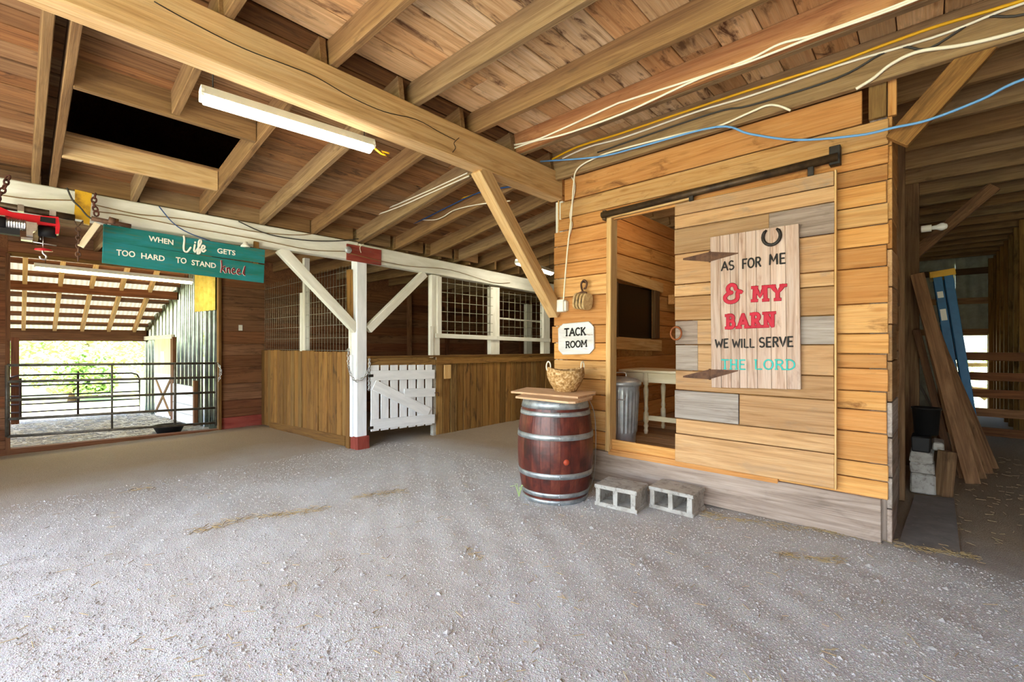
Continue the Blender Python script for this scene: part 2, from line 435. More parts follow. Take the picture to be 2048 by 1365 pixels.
for y in (5.3, 6.85, 8.1, 9.6, 11.2):
    plank('post', (XL + .05, y, -.25), (XL + .05, y, 2.75), .1, .09, M_DARKW, wl, (1, 0, 0))
plank('opening_post', (XL + .0, Y1O - .02, -.2), (XL + .0, Y1O - .02, ZH), .05, .12, M_FENCE, wl, (1, 0, 0))
plank('opening_post', (XL + .0, Y0O, -.2), (XL + .0, Y0O, ZH), .05, .10, M_DARKW, wl, (1, 0, 0))
plank('opening_header', (XL + .0, Y0O, ZH), (XL + .0, Y1O, ZH - .02), .06, .05, M_FENCE, wl, (1, 0, 0))
sp = PX(481, 656, XL + .012); MB().abox(sp - Vector((.006, .035, .055)), sp + Vector((.006, .035, .055))).build_world('switch_plate', M_PLAST, wl)
# threshold timber across the opening
plank('threshold_beam', (XL - .02, Y0O - .25, -.13), (XL - .02, Y1O, -.21), .14, .14, M_DARKW, wl, (0, 0, 1))

# ---- other outer walls (beyond the picture, they shape the light)
wr = struct('wall_right', (2.6, 5, 0))
for i in range(16):
    plank('board', (2.62, YF, .1 + i * .23), (2.62, 10.5, .1 + i * .23), .225, .03, M_DARKW, wr, (1, 0, 0))
wr2 = struct('wall_aisle_right', (1.12, 12, 0))
for i in range(16):
    plank('board', (1.17, 10.4, .1 + i * .23), (1.17, 14.55, .1 + i * .23), .225, .03, M_DARKW, wr2, (1, 0, 0))
for y in (10.6, 11.25, 11.9, 12.55, 13.2, 13.85, 14.4):
    plank('stud', (1.10, y, -.05), (1.10, y, 3.4), .06, .11, M_FENCE, wr2, (1, 0, 0))
plank('return_board', (1.1, 10.4, 1.7), (2.65, 10.4, 1.7), 3.4, .03, M_DARKW, wr2, (0, 1, 0))
wf = struct('wall_front', (0, YF, 0))
for i in range(17):
    plank('board', (-9.8 + i * .245, YF, -.2), (-9.8 + i * .245, YF, 3.7), .24, .03, M_DARKW, wf, (0, 1, 0))
for i in range(1):
    plank('board', (2.5 + i * .245, YF, -.1), (1.75 + i * .245, YF, 3.7), .24, .03, M_DARKW, wf, (0, 1, 0))
for i in range(3):
    plank('board', (-5.7, YF, 3.22 + i * .2), (2.6, YF, 3.22 + i * .2), .195, .03, M_DARKW, wf, (0, 1, 0))

# ---- far wall of the aisle, metal siding with an open doorway
FY = 14.5
wb = struct('wall_back', (0, FY, 0))
dL = PY(1911, 672, FY); dR = PY(1975, 672, FY); dtop = dL.z
def corr(name, p0, p1, z0, z1, pitch, amp, mat, parent, nrm, z1b=None, z0b=None, **kw):
    p0 = Vector((p0[0], p0[1], 0)); p1 = Vector((p1[0], p1[1], 0)); L = (p1 - p0).length; n = max(2, int(L / pitch * 8)); b = MB(); nrm = Vector(nrm)
    for i in range(n + 1):
        t = i / n; p = p0.lerp(p1, t) + nrm * (amp * math.sin(2 * math.pi * L * t / pitch))
        za = z0 if z0b is None else z0 + (z0b - z0) * t; zb = z1 if z1b is None else z1 + (z1b - z1) * t
        b.V += [(p.x, p.y, za), (p.x, p.y, zb)]
    b.F = [[2 * i, 2 * i + 2, 2 * i + 3, 2 * i + 1] for i in range(n)]
    o = b.build_world(name, mat, parent, smooth=True, **kw)
    return o
M_SIDE = paint('grey_metal_siding', '9a9a8c', '84857a', '5c5a50', .3, .62, .5, False, .1)
corr('siding', (-10, FY + .06), (dL.x, FY + .06), -.1, 3.7, .2, .012, M_SIDE, wb, (0, 1, 0))
corr('siding', (dR.x, FY + .06), (2.7, FY + .06), -.1, 3.7, .2, .012, M_SIDE, wb, (0, 1, 0))
corr('siding', (dL.x, FY + .06), (dR.x, FY + .06), dtop, 3.7, .2, .012, M_SIDE, wb, (0, 1, 0))
for z in (dtop + .08, 2.45, 3.1):
    plank('girt', (-.3, FY, z), (1.1, FY, z + rnd(-.02, .02)), .14, .05, M_AISLE, wb, (0, 1, 0))
plank('girt', (dR.x + .05, FY, 1.6), (1.1, FY, 1.6), .12, .05, M_AISLE, wb, (0, 1, 0))
plank('stud', (dR.x + .07, FY - .03, -.05), (dR.x + .07, FY - .03, 3.35), .12, .06, M_FENCE, wb, (0, 1, 0))
plank('stud', (dL.x - .06, FY - .03, -.05), (dL.x - .06, FY - .03, 2.6), .1, .06, M_FENCE, wb, (0, 1, 0))
plank('door_rail', (dL.x, FY + .3, .98), (dR.x + .1, FY + .3, 1.0), .09, .03, M_PALEW, wb, (0, 1, 0))
plank('door_rail', (dL.x, FY + .3, .45), (dR.x + .1, FY + .3, .43), .09, .03, M_PALEW, wb, (0, 1, 0))
plank('door_brace', (dL.x, FY + .27, .72), (dR.x, FY + .27, .22), .09, .03, M_PALEW, wb, (0, 1, 0))

# ================================================================== CEILING: deck boards, joists
ceil = struct('ceiling', (-3, 5, 3.5))
def zl(x): return ZT + (ZT - ZW) / (XB - XW) * (x - XB)      # underside of left bay joists
# right bay deck boards run along Y, one layer at z = 3.6
x = XB - .05; k = 0
ZD = 3.605
while x < 2.6:
    wdt = rnd(.19, .27)
    if .0 < x: wdt = .28
    cuts = [YF, rnd(2.2, 4.0), rnd(7, 9), 14.5]
    for a, b in zip(cuts, cuts[1:]):
        plank('deck_board', (x + wdt / 2, a + .003, ZD + .014 + rnd(0, .005)), (x + wdt / 2, b - .003, ZD + .014 + rnd(0, .005)), wdt - .006, .028, M_DECK, ceil)
    x += wdt
# left bay deck boards (sloping)
x = XB - .06
HX0, HX1, HYA, HYB = -4.34, -5.45, .27, 1.42    # hatch opening
while x > XW - .2:
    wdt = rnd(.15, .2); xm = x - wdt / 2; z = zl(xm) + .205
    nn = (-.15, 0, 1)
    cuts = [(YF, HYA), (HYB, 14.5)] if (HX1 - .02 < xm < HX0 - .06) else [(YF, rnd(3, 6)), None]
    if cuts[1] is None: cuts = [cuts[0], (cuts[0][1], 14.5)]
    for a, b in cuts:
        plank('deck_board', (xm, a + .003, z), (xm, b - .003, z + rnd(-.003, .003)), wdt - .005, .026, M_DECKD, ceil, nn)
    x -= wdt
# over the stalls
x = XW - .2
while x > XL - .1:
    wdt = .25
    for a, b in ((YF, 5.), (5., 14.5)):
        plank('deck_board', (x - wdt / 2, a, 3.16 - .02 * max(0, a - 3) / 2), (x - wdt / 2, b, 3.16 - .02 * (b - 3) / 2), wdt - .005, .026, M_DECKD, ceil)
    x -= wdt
# joists, right bay
for y in (-3.2, -2.55, -1.85, -1.2, -.5, .15, .84, 1.49, 2.19, 2.855):
    plank('joist', (XB - .25, y + .027, ZT + .098), (2.6, y + .027, ZT + .098), .195, .054, M_JOIST, ceil, (0, 1, 0))
plank('joist', (XB - .25, 3.47, ZT + .098), (2.6, 3.47, ZT + .098), .195, .05, M_JOISTR, ceil, (0, 1, 0))
plank('joist', (XB - .25, 3.53, ZT + .085), (2.6, 3.53, ZT + .085), .17, .055, M_JOIST, ceil, (0, 1, 0))
plank('joist', (XB - .1, 4.115, 3.452), (2.6, 4.105, 3.452), .305, .055, M_JOIST, ceil, (0, 1, 0))
for i in range(16):
    y = 4.75 + i * .62
    plank('joist', (XB - .25, y, ZT + .078), (2.6, y, ZT + .078), .235, .05, M_JOIST, ceil, (0, 1, 0))
# joists, left bay (sloping down to the white beam), lapped beside the right bay ones
def ljoist(y, xa, xb, t=.052, mat=M_JOIST):
    plank('joist', (xa, y, zl(xa) + .1), (xb, y, zl(xb) + .1), .195, t, mat, ceil, (0, 1, 0))
for y in (-3.2, -2.5, -1.8, -1.1, -.5, .13, .245, 1.45, 2.085, 2.73, 3.40):
    ljoist(y, XB - .03, XW - .35)
ljoist(3.46, XB - .03, XW - .35); ljoist(4.05, XB - .03, XW - .35, .06)
for i in range(15): ljoist(4.72 + i * .62, XB - .03, XW - .35)
ljoist(.84, XB - .03, HX0 + .03); ljoist(.84, HX1 - .03, XW - .35)
for xx in (HX0, HX1):
    plank('hatch_header', (xx, HYA, zl(xx) + .1), (xx, HYB, zl(xx) + .1), .2, .05, M_BEAM if xx == HX1 else M_JOIST, ceil, (1, 0, 0))
for i in range(9):     # blocking against the white beam
    y = .55 + i * .62
    plank('blocking', (XW - .05, y - .28, ZW + .1), (XW - .05, y + .28, ZW + .1), .18, .04, M_JOIST, ceil, (1, 0, 0))
# joists over the stalls
for i in range(20):
    y = .2 + i * .68
    plank('joist', (XW - .1, y, 3.045 - .01 * max(0, y - 3)), (XL - .05, y, 3.045 - .01 * max(0, y - 3)), .19, .05, M_JOIST, ceil, (0, 1, 0))
# roof over the loft (keeps the loft dark)
rf = MB()
V = [(-10.1, YF - .2, 3.75), (2.8, YF - .2, 3.75), (2.8, 14.8, 3.75), (-10.1, 14.8, 3.75), (-3.6, YF - .2, 7.6), (-3.6, 14.8, 7.6)]
rf.add(V, [[0, 4, 5, 3], [1, 2, 5, 4], [0, 1, 4], [3, 5, 2]])
rf.abox((-10.1, YF - .15, 3.55), (2.8, YF, 3.75)).abox((-10.1, 14.6, 3.3), (2.8, 14.75, 3.75)).abox((2.65, YF - .2, 3.5), (2.8, 14.8, 3.75)).abox((-10.1, YF - .2, 3.2), (-9.95, 14.8, 3.75))
rf.build('roof', M_DARKW, kind='structure')

# ================================================================== TACK ROOM
FL = .34      # its floor height
tf = struct('wall_tack_front', (-1.7, YT, 0))
DX0 = PY(1222, 700, YT).x      # doorway left edge
def fboard(x0, x1, z0, z1, mat, y=YT, t=.028, par=tf, dz=0):
    return plank('board', (x0, y + t / 2 + rnd(0, .004), (z0 + z1) / 2), (x1, y + t / 2 + rnd(0, .004), (z0 + z1) / 2 + dz), z1 - z0 - .008, t, mat, par, (0, -1, 0))
zR = [.336, .467, .588, .808, .971, 1.11, 1.276, 1.383, 1.532, 1.751, 2.014, 2.17, 2.319, 2.468, 2.628, 2.748]
for a, b in zip(zR, zR[1:]): fboard(-1.6 if a > .4 else DX0 + .0, XR + rnd(-.012, .004), a, b, M_TACK)
zLs = [.39, .53, .749, .913, 1.078, 1.28, 1.47, 1.664, 1.987, 2.206, 2.37, 2.573, 2.74]
for i, (a, b) in enumerate(zip(zLs, zLs[1:])): fboard((-3.19 if not 1.3 < a < 1.6 else -3.215) + rnd(-.008, .008), DX0 - .03, a, b, M_TACK)
fboard(-3.19, DX0 - .03, .336, .39, M_TACK)
fboard(-3.12, XR, 2.748, 2.883, M_TACK); fboard(-3.10, XR, 2.883, 3.072, M_TACK)
fboard(-3.04, -.36, 3.075, 3.325, M_TACK)
plank('corner_block', (-.27, YT - .01, 3.08), (-.27, YT - .01, 3.34), .1, .04, M_FENCE, tf, (0, -1, 0))
plank('corner_block', (-.19, YT + .02, 3.08), (-.19, YT + .02, 3.36), .05, .04, M_TACK, tf, (0, -1, 0))
plank('skirt_board', (-2.95, YT - .005, .17), (XR - .04, YT - .005, .185), .315, .04, M_GREYW, tf, (0, -1, 0))
plank('skirt_board', (-3.15, YT + .02, .1), (-2.4, YT + .02, .1), .3, .04, M_GREYW, tf, (0, -1, 0))
plank('sill_board', (DX0 - .02, YT - .012, .335), (-.9, YT - .012, .35), .06, .03, M_TACK, tf, (0, -1, 0))
plank('door_jamb', (DX0 - .017, YT + .02, FL), (DX0 + .0, YT + .02, 2.79), .055, .13, M_PALEW, tf, (0, -1, 0))
plank('door_head', (DX0 - .05, YT + .02, 2.785), (-1.6, YT + .02, 2.80), .05, .13, M_PALEW, tf, (0, -1, 0))
# right side wall and corner boards
ts = struct('wall_tack_right', (XR, 6, 0))
z = .02
while z < 3.05:
    h = rnd(.14, .26); sl = rnd(-.03, .03)
    plank('board', (XR - .005 + rnd(0, .012), YT + .42, z + h / 2), (XR - .02, 8.2, z + h / 2 + sl * .3), h - .006, .03, M_DOORW if z > .5 else M_GREYW, ts, (1, 0, 0))
    z += h
z = .03
while z < 3.0:
    h = rnd(.18, .3); plank('corner_board', (XR + .004, YT + .03, z + h / 2), (XR + .012 + rnd(0, .01), YT + .44, z + h / 2 + .01), h - .008, .03, M_TACK if z > 1.9 else (M_DOORW if z > .8 else M_GREYW), ts, (1, 0, 0)); z += h
plank('corner_post', (XR - .06, YT + .09, .0), (XR - .06, YT + .09, 3.3), .1, .1, M_GREYW, ts, (0, -1, 0))
plank('post', (XR - .0, 5.6, 0), (XR - .0, 5.6, 3.4), .1, .1, M_AISLE, ts, (0, -1, 0))
plank('post', (XR + .06, 7.3, 0), (XR + .06, 7.3, 3.4), .14, .14, M_AISLE, ts, (0, -1, 0))
plank('knee_brace', (XR + .05, 7.3, 2.5), (XR + .75, 7.3, 3.2), .12, .06, M_AISLE, ts, (0, -1, 0))
# inner left wall, back wall, loft board ceiling of tack room
ti = struct('wall_tack_left', (-3.12, 6, 0))
WX = -3.10
wA = PX(1236, 566, WX); wB = PX(1305, 676, WX)       # dark window in it
wz0 = PX(1236, 676, WX).z; wz1 = wA.z; wy0, wy1 = wA.y, wB.y
z = FL; i = 0
while z < 3.3:
    h = rnd(.19, .27); zc = z + h / 2
    segs = [(YT + .05, wy0), (wy1, 7.8)] if (zc + h / 2 > wz0 and zc - h / 2 < wz1) else [(YT + .05, 7.8)]
    for a, b in segs: plank('board', (WX - .015 + rnd(-.01, 0), a, zc), (WX - .015 + rnd(-.01, 0), b, zc), h - .012, .03, M_TACK, ti, (1, 0, 0))
    z += h
MB().abox((WX - .05, YT + .02, 0), (WX - .035, 7.9, 3.35)).build_world('backing', M_TACK, ti)
plank('window_head', PX(1228, 545, WX + .03), PX(1325, 577, WX + .03), .15, .03, M_PALEW, ti, (1, 0, 0))
plank('window_apron', PX(1226, 686, WX + .03), PX(1322, 692, WX + .03), .17, .03, M_PALEW, ti, (1, 0, 0))
for u0, wd in ((1231, .07), (1312, .16)):
    a = PX(u0, 555, WX + .02); plank('bark_trim', (a.x, a.y, wz0), (a.x, a.y, wz1), wd, .05, M_BARK, ti, (1, 0, 0))
MB().abox((WX - .03, wy0, wz0), (WX - .01, wy1, wz1)).build_world('pane', M_DARKGL, ti)
a = PX(1345, 600, WX + .1); plank('shelf_bracket', a + Vector((0, -.05, 0)), a + Vector((0, .25, 0)), .1, .15, M_TACK, ti)
tb = struct('wall_tack_back', (-1.6, 7.8, 0))
for i in range(13): plank('board', (-3.1, 7.82, FL + .11 + i * .23), (XR - .05, 7.82, FL + .11 + i * .23), .222, .03, M_TACK, tb, (0, -1, 0))
tfl = struct('floor_tack_room', (-1.6, 6, FL))
for i in range(16):
    y = YT + .03 + .115 + i * .225; plank('floor_board', (-3.1, y, FL - .015), (XR - .05, y, FL - .015), .22, .03, M_DOORW, tfl)

# ---- sliding door
DY = YT - .075
dr = struct('door_1', (-1.15, DY, .4))
xa, xb = PY(1350, 650, DY).x, PY(1669, 650, DY).x
zD = [.348, .616, .758, 1.026, 1.21, 1.45, 1.676, 1.90, 2.015, 2.30, 2.54, 2.665, 2.78]
zD = [PY(1352, 690 - (z - 1.45) / .00471, DY).z for z in zD]
mm = [M_DOORW] * 12
for i, (a, b) in enumerate(zip(zD, zD[1:])):
    if i in (4, 5): 
        fb = [(xa, -1.52, M_GREYW), (-1.52, -.86, M_DOORW), (-.86, xb, M_GREYW if i == 5 else M_DOORW)]
    elif i == 2: fb = [(xa, -1.18, M_GREYW), (-1.18, xb, M_DOORW)]
    elif i == 9: fb = [(xa, -.95, M_DOORW), (-.95, xb, M_GREYW)]
    else: fb = [(xa, xb, M_DOORW)]
    for q0, q1, m in fb: fboard(q0 + rnd(-.008, .008), q1 - .002 + rnd(-.004, .004), a, b, m, DY, .03, dr)
plank('edge_strip', (xb + .006, DY + .02, zD[0]), (xb + .006, DY + .02, zD[-1]), .012, .05, M_PALEW, dr, (0, -1, 0))
for z in (.7, 1.6, 2.5): plank('batten', (xa + .05, DY + .046, z), (xb - .05, DY + .046, z), .12, .03, M_DOORW, dr, (0, -1, 0))
rc = PY(1352, 667, DY - .03); tube('ring_handle', [rc + Vector((.058 * math.cos(t), -.02 * math.cos(t), .058 * math.sin(t))) for t in [i * math.pi / 12 for i in range(24)]], .009, metal('rust_ring', '9a5a30', '7a4020', .6, 14, .4), dr, 8, True)

# ================================================================== TIMBERS
plank('timber_beam', (XB - .08, YF + .1, ZT - .15), (XB - .08, YT + .02, ZT - .155), .30, .16, M_BEAM, None, (1, 0, 0), b=.008,
      label='long sawn timber beam under the ceiling, ending at the tack room corner', cat='beam')
tb_ = bpy.data.objects['timber_beam']
MB().tube(smoothpath([PX(u, v, XB + .0005) for u, v in ((308, 3), (376, 41), (485, 96), (581, 133), (632, 154), (705, 196), (770, 224), (832, 239), (880, 265), (910, 280))], 4), .0035, 5).build_world('crack', M_BLACKP, tb_, smooth=True)
MB().tube(smoothpath([PX(u, v, XB + .0005) for u, v in ((905, 305), (911, 296), (908, 286), (918, 276))], 4), .003, 5).build_world('crack', M_BLACKP, tb_, smooth=True)
a = PX(958, 338, XB - .08); b_ = PX(1112, 628, XB - .08)
plank('timber_brace', a, b_, .15, .13, M_BEAM, None, (1, 0, 0), b=.008, label='diagonal timber brace from the long sawn beam down to the tack room corner', cat='brace')
plank('corner_post', (XB - .06, YT + .085, -.02), (XB - .06, YT + .085, ZT - .31), .1, .1, M_WHITE, None, (0, -1, 0), label='white painted post at the left corner of the tack room', cat='post')
a = PY(1793, 285, YT - .06); b_ = PY(1975, 82, YT - .06)
plank('timber_brace', a, b_, .15, .07, M_FENCE, None, (0, -1, 0), b=.006, label='rough diagonal brace at the right corner of the tack room, under the ceiling', cat='brace')

# white beam in two lengths with a red splice plate
YP = 3.43
wbm = thing('white_beam', (XW - .1, 3.4, 2.6), 'long white painted beam above the stall fronts, spliced with a red plate', 'beam')
plank('beam_length', (XW - .08, YF + .1, 2.825), (XW - .08, YP - .05, 2.81), .265, .16, M_WHITE, wbm, (1, 0, 0), b=.01)
p0 = PX(735, 502, XW); p1 = PX(1120, 588, XW)
plank('beam_length', (XW - .08, YP - .05, 2.805), (XW - .08, p1.y + 1.2, 2.63), .25, .16, M_WHITE, wbm, (1, 0, 0), b=.01)
c0 = PX(693, 504, XW + .012); c1 = PX(762, 516, XW + .012)
plank('splice_plate', c0, c1, .235, .02, M_REDP, wbm, (1, 0, 0))
cc = PX(697, 500, XW + .03); MB().lathe([(0, .012), (.045, .012), (.05, 0), (.05, -.012)], 20, T(cc) @ Matrix.Rotation(math.pi / 2, 4, 'Y')).build_world('junction_cover', M_GALV, wbm, smooth=True)

# ================================================================== STALLS
post = thing('stall_post', (XW + .0, YP, -.1), 'thick white post with red foot where the two stall fences meet', 'post')
plank('shaft', (XW - .08, YP, -.05), (XW - .08, YP, 2.70), .17, .16, M_WHITE2, post, (1, 0, 0), b=.012)
plank('foot_block', (XW - .07, YP + .01, -.1), (XW - .07, YP + .01, .11), .21, .2, M_REDP, post, (1, 0, 0), b=.012)
plank('side_strip', (XW - .12, YP - .1, .1), (XW - .12, YP - .1, 1.30), .025, .06, M_WHITE2, post, (1, 0, 0))
plank('side_board', (XW - .14, YP - .105, 1.75), (XW - .14, YP - .12, 2.55), .05, .10, M_FENCE, post, (1, 0, 0))
plank('side_strip', (XW - .17, YP - .09, 1.3), (XW - .17, YP - .09, 2.4), .03, .06, M_WHITE, post, (1, 0, 0))
a = PX(560, 498, XW - .06); b_ = PX(712, 660, XW - .06)
plank('white_brace', a, b_, .13, .1, M_WHITE, None, (1, 0, 0), b=.006, label='long white diagonal brace left of the red-footed stall post', cat='brace')
a = PX(735, 660, XW - .06); b_ = PX(848, 548, XW - .06)
plank('white_brace', a, b_, .12, .1, M_WHITE, None, (1, 0, 0), b=.006, label='short white diagonal brace right of the red-footed stall post', cat='brace')

# fence from the post back to the left wall (vertical boards)
fa = thing('stall_fence', (-8, YP - .1, -.15), 'brown vertical-board stall fence running from the white post to the far wall', 'fence')
yy = YP - .085
n = 22; wdt = (XW - .26 - (XL + .05)) / n
for i in range(n):
    x = XW - .26 - (i + .5) * wdt; zb = gz(x, YP) + .02
    plank('board', (x, yy + rnd(-.01, .008), zb + (.1 if 1 < i < 17 else 0)), (x, yy, 1.345 + rnd(-.008, .008)), wdt - .016, .026, M_FENCE, fa, (0, -1, 0))
plank('end_board', (XW - .21, yy - .02, gz(XW, YP) - .02), (XW - .21, yy - .02, 1.35), .11, .03, M_FENCE, fa, (0, -1, 0))
plank('kick_board', (XW - .3, yy - .012, .01), (XL + .5, yy - .012, -.11), .15, .03, M_FENCE, fa, (0, -1, 0))
for z in (.25, .65, 1.05): plank('rail', (XW - .17, yy + .035, z), (XL + .05, yy + .035, z), .09, .04, M_FENCE, fa, (0, -1, 0))
# wire mesh above it with a white post
def mesh_grid(name, parent, o, ax, L, z0, z1, sx, sz, r=.0035, zfn=None):
    b = MB(); ax = Vector(ax); o = Vector(o); n = int(L / sx)
    for i in range(n + 1):
        p = o + ax * (i * sx); b.tube([(p.x, p.y, z0), (p.x, p.y, z1 + rnd(-.01, .01))], r, 5)
    z = z0 + sz * .3
    while z < z1: b.tube([o + Vector((0, 0, z)) - Vector((0, 0, 0)), o + ax * L + Vector((0, 0, z))], r, 5); z += sz
    return b.build_world(name, M_WIRE, parent, smooth=True)
px = PY(611, 640, YP - .03).x
wp = thing('stall_post', (px, YP, 1.3), 'thin white post standing on the left stall fence, holding wire mesh', 'post')
plank('shaft', (px, YP - .02, .0), (px, YP - .02, 2.95), .09, .09, M_WHITE, wp, (0, -1, 0))
plank('side_strip', (px - .09, YP - .06, 1.3), (px - .09, YP - .06, 2.35), .09, .03, M_WHITE, wp, (0, -1, 0))
w1 = thing('wire_panel', (-8, YP, 1.3), 'wire mesh panel above the left brown stall fence', 'wire mesh')
mesh_grid('mesh', w1, (XL + .08, YP - .04, 0), (1, 0, 0), XW - XL - .35, 1.3, 2.65, .1, .2, .0032)
# stall front to the right of the gate
yg0 = YP + .12; yg1 = PX(870, 800, XW).y; yE = PX(1092, 720, XW).y + .9
ztop = PX(870, 713, XW).z
fb = thing('stall_partition', (XW, (yg1 + yE) / 2, -.05), 'brown vertical-board stall front to the right of the white gate', 'fence')
n = int((yE - yg1) / .155)
for i in range(n):
    y = yg1 + .02 + (i + .5) * (yE - yg1) / n
    plank('board', (XW - .012 + rnd(-.014, .004), y, gz(XW, y) + .0), (XW - .012, y, ztop - .12), (yE - yg1) / n - .017, .026, M_FENCE, fb, (1, 0, 0))
plank('cap_rail', (XW - .0, YP + .1, ztop - .07), (XW - .0, yg1, ztop - .07), .15, .04, M_FENCE, fb, (1, 0, 0))
plank('cap_rail', (XW + .005, yg1 + .01, ztop - .07), (XW + .005, yE, ztop - .10), .13, .045, M_FENCE, fb, (1, 0, 0))
plank('shelf_board', (XW - .02, YP + .1, ztop + .01), (XW - .02, yE, ztop - .02), .14, .03, M_FENCE, fb, (0, 0, 1))
q = PX(895, 744, XW + .02); plank('patch_board', q + Vector((0, 0, .12)), q - Vector((0, 0, .12)), .15, .02, M_PALEW, fb, (1, 0, 0))
plank('gate_stop_post', (XW - .05, yg1 + .0, -.08), (XW - .05, yg1 + .0, ztop - .15), .06, .08, M_CONC, fb, (1, 0, 0))
# white posts on the stall front
def wpost(u, z1, w_, lab, x=XW - .03, z0=None, strip=None):
    y = PX(u, 650, x).y; t = thing('stall_post', (x, y, ztop), lab, 'post')
    plank('shaft', (x, y, (ztop - .06) if z0 is None else z0), (x, y, z1), w_, .1, M_WHITE, t, (1, 0, 0))
    if strip: plank('side_strip', (x + .06, y + strip, ztop - .02), (x + .06, y + strip, ztop + .5), .07, .03, M_WHITE, t, (1, 0, 0))
    return y
y2 = wpost(868, 2.62, .17, 'white post at the latch side of the white gate, holding square wire mesh', strip=-.1)
y3 = wpost(987, 2.55, .24, 'middle white post between the two square wire mesh panels', strip=None)
y4 = wpost(1090, 2.48, .22, 'white post of the stall front nearest the tack room corner')
y5 = wpost(1056, 2.5, .22, 'thin grey-white post deeper inside the stall, behind the right wire mesh', x=XW - 1.6, z0=-.1)
pan = thing('wire_panel', (XW, (y2 + y3) / 2, 1.7), 'square wire mesh panel beside the white gate', 'wire mesh')
zb = PX(875, 668, XW).z; 
mesh_grid('mesh', pan, (XW + .02, y2 + .08, 0), (0, 1, 0), y3 - y2 - .15, zb, 2.6, .17, .165, .006)
plank('bottom_rail', (XW + .03, y2 - .02, zb - .03), (XW + .03, y3 + .02, zb - .06), .075, .04, M_WHITE, pan, (1, 0, 0))
plank('side_rail', (XW + .03, y2 + .06, zb - .03), (XW + .03, y2 + .06, 2.6), .09, .035, M_WHITE, pan, (1, 0, 0))
pan = thing('wire_panel', (XW, (y3 + y4) / 2, 1.7), 'wire mesh panel of the stall front nearest the tack room', 'wire mesh')
mesh_grid('mesh', pan, (XW - .03, y3 + .1, 0), (0, 1, 0), y4 - y3, zb - .05, 2.5, .17, .165, .004)
plank('bottom_rail', (XW + .03, y3 + .02, zb - .06), (XW + .03, y4 + .1, zb - .09), .075, .04, M_WHITE, pan, (1, 0, 0))
zr_ = PX(1005, 637, XW - .09).z; a = Vector((XW - .09, y3, zr_)); b_ = Vector((XW - .09, y4, zr_ - .03))
tube('rod', [a, b_], .018, M_PLAST, None, 8, label='white rod hanging across the stall behind the right wire mesh', cat='rod')

# white slatted gate
GX = XW + .045
g = thing('slatted_gate', (GX, (yg0 + yg1) / 2, 0), 'white slatted stall gate with diagonal board, between post and brown stall front', 'gate')
gz1 = PX(742, 731, GX).z; gz0 = PX(742, 864, GX).z
gy0 = PX(741, 800, GX).y; gy1 = PX(867, 800, GX).y
gz1b = PX(867, 730, GX).z; gz0b = PX(867, 850, GX).z
ns = 7; pitch = (gy1 - gy0) / ns
for i in range(ns):
    t = (i + .5) / ns; y = gy0 + pitch * (i + .5)
    plank('slat', (GX - .02, y, gz0 + (gz0b - gz0) * t), (GX - .02, y, gz1 + (gz1b - gz1) * t), pitch * .8, .02, M_WHITE2, g, (1, 0, 0))
def gat(u, v): return PX(u, v, GX + .005)
plank('cross_board', gat(741, 752), gat(869, 749), .15, .022, M_WHITE2, g, (1, 0, 0))
plank('cross_board', gat(741, 850), gat(869, 838), .15, .022, M_WHITE2, g, (1, 0, 0))
plank('latch_board', gat(808, 787), gat(870, 785), .14, .022, M_WHITE2, g, (1, 0, 0))
plank('diagonal_board', gat(748, 770), gat(858, 826), .16, .02, M_WHITE2, g, (1, 0, 0))
q = gat(870, 786); MB().tube([q + Vector((.02, -.02, 0)), q + Vector((.03, .05, .0)), q + Vector((.02, .06, -.06))], .008, 6).build_world('latch', M_RUST, g, smooth=True)
for v in (752, 856): q = gat(742, v); MB().abox(q - Vector((.0, .05, .02)), q + Vector((.02, .03, .02))).build_world('hinge', M_IRON, g)

def chain(name, pts, mat, r=.005, ln=.035, wd=.022, smooth=True, par=None, **kw):
    P = smoothpath(pts, 8); b = MB(); d = 0; acc = []
    for p, q in zip(P, P[1:]):
        L = (q - p).length
        while d <= L: acc.append(p.lerp(q, d / L if L else 0)); d += ln * .78
        d -= L
    for i in range(len(acc) - 1):
        p, q = acc[i], acc[i + 1]; t = (q - p).normalized(); sd = t.cross(Vector((0, 0, 1)))
        if sd.length < .1: sd = t.cross(Vector((1, 0, 0)))
        sd.normalize(); 
        if i % 2: sd = t.cross(sd)
        c = (p + q) / 2; ring = []
        for k in range(10):
            a = 2 * math.pi * k / 10; ring.append(c + t * (ln / 2 * math.cos(a)) + sd * (wd / 2 * math.sin(a)))
        b.tube(ring, r, 5, True)
    return b.build_world(name, mat, par, smooth=True, **kw)
cx_ = XW + .02
chain('chain', [PX(697, 698, cx_ + .06), PX(697, 730, cx_ + .06), PX(702, 750, cx_ + .04), PX(712, 763, cx_ + .03), PX(728, 755, cx_ + .03), PX(738, 738, cx_ + .03), PX(739, 715, cx_)], M_STEEL, .006, .05, .032,
      label='steel chain looped across the white stall post', cat='chain')
chain('chain', [PX(739, 718, cx_ + .03), PX(738, 750, cx_ + .03), PX(738, 784, cx_ + .03)], M_STEEL, .005, .04, .026, label='short chain end hanging straight down beside the white gate', cat='chain')

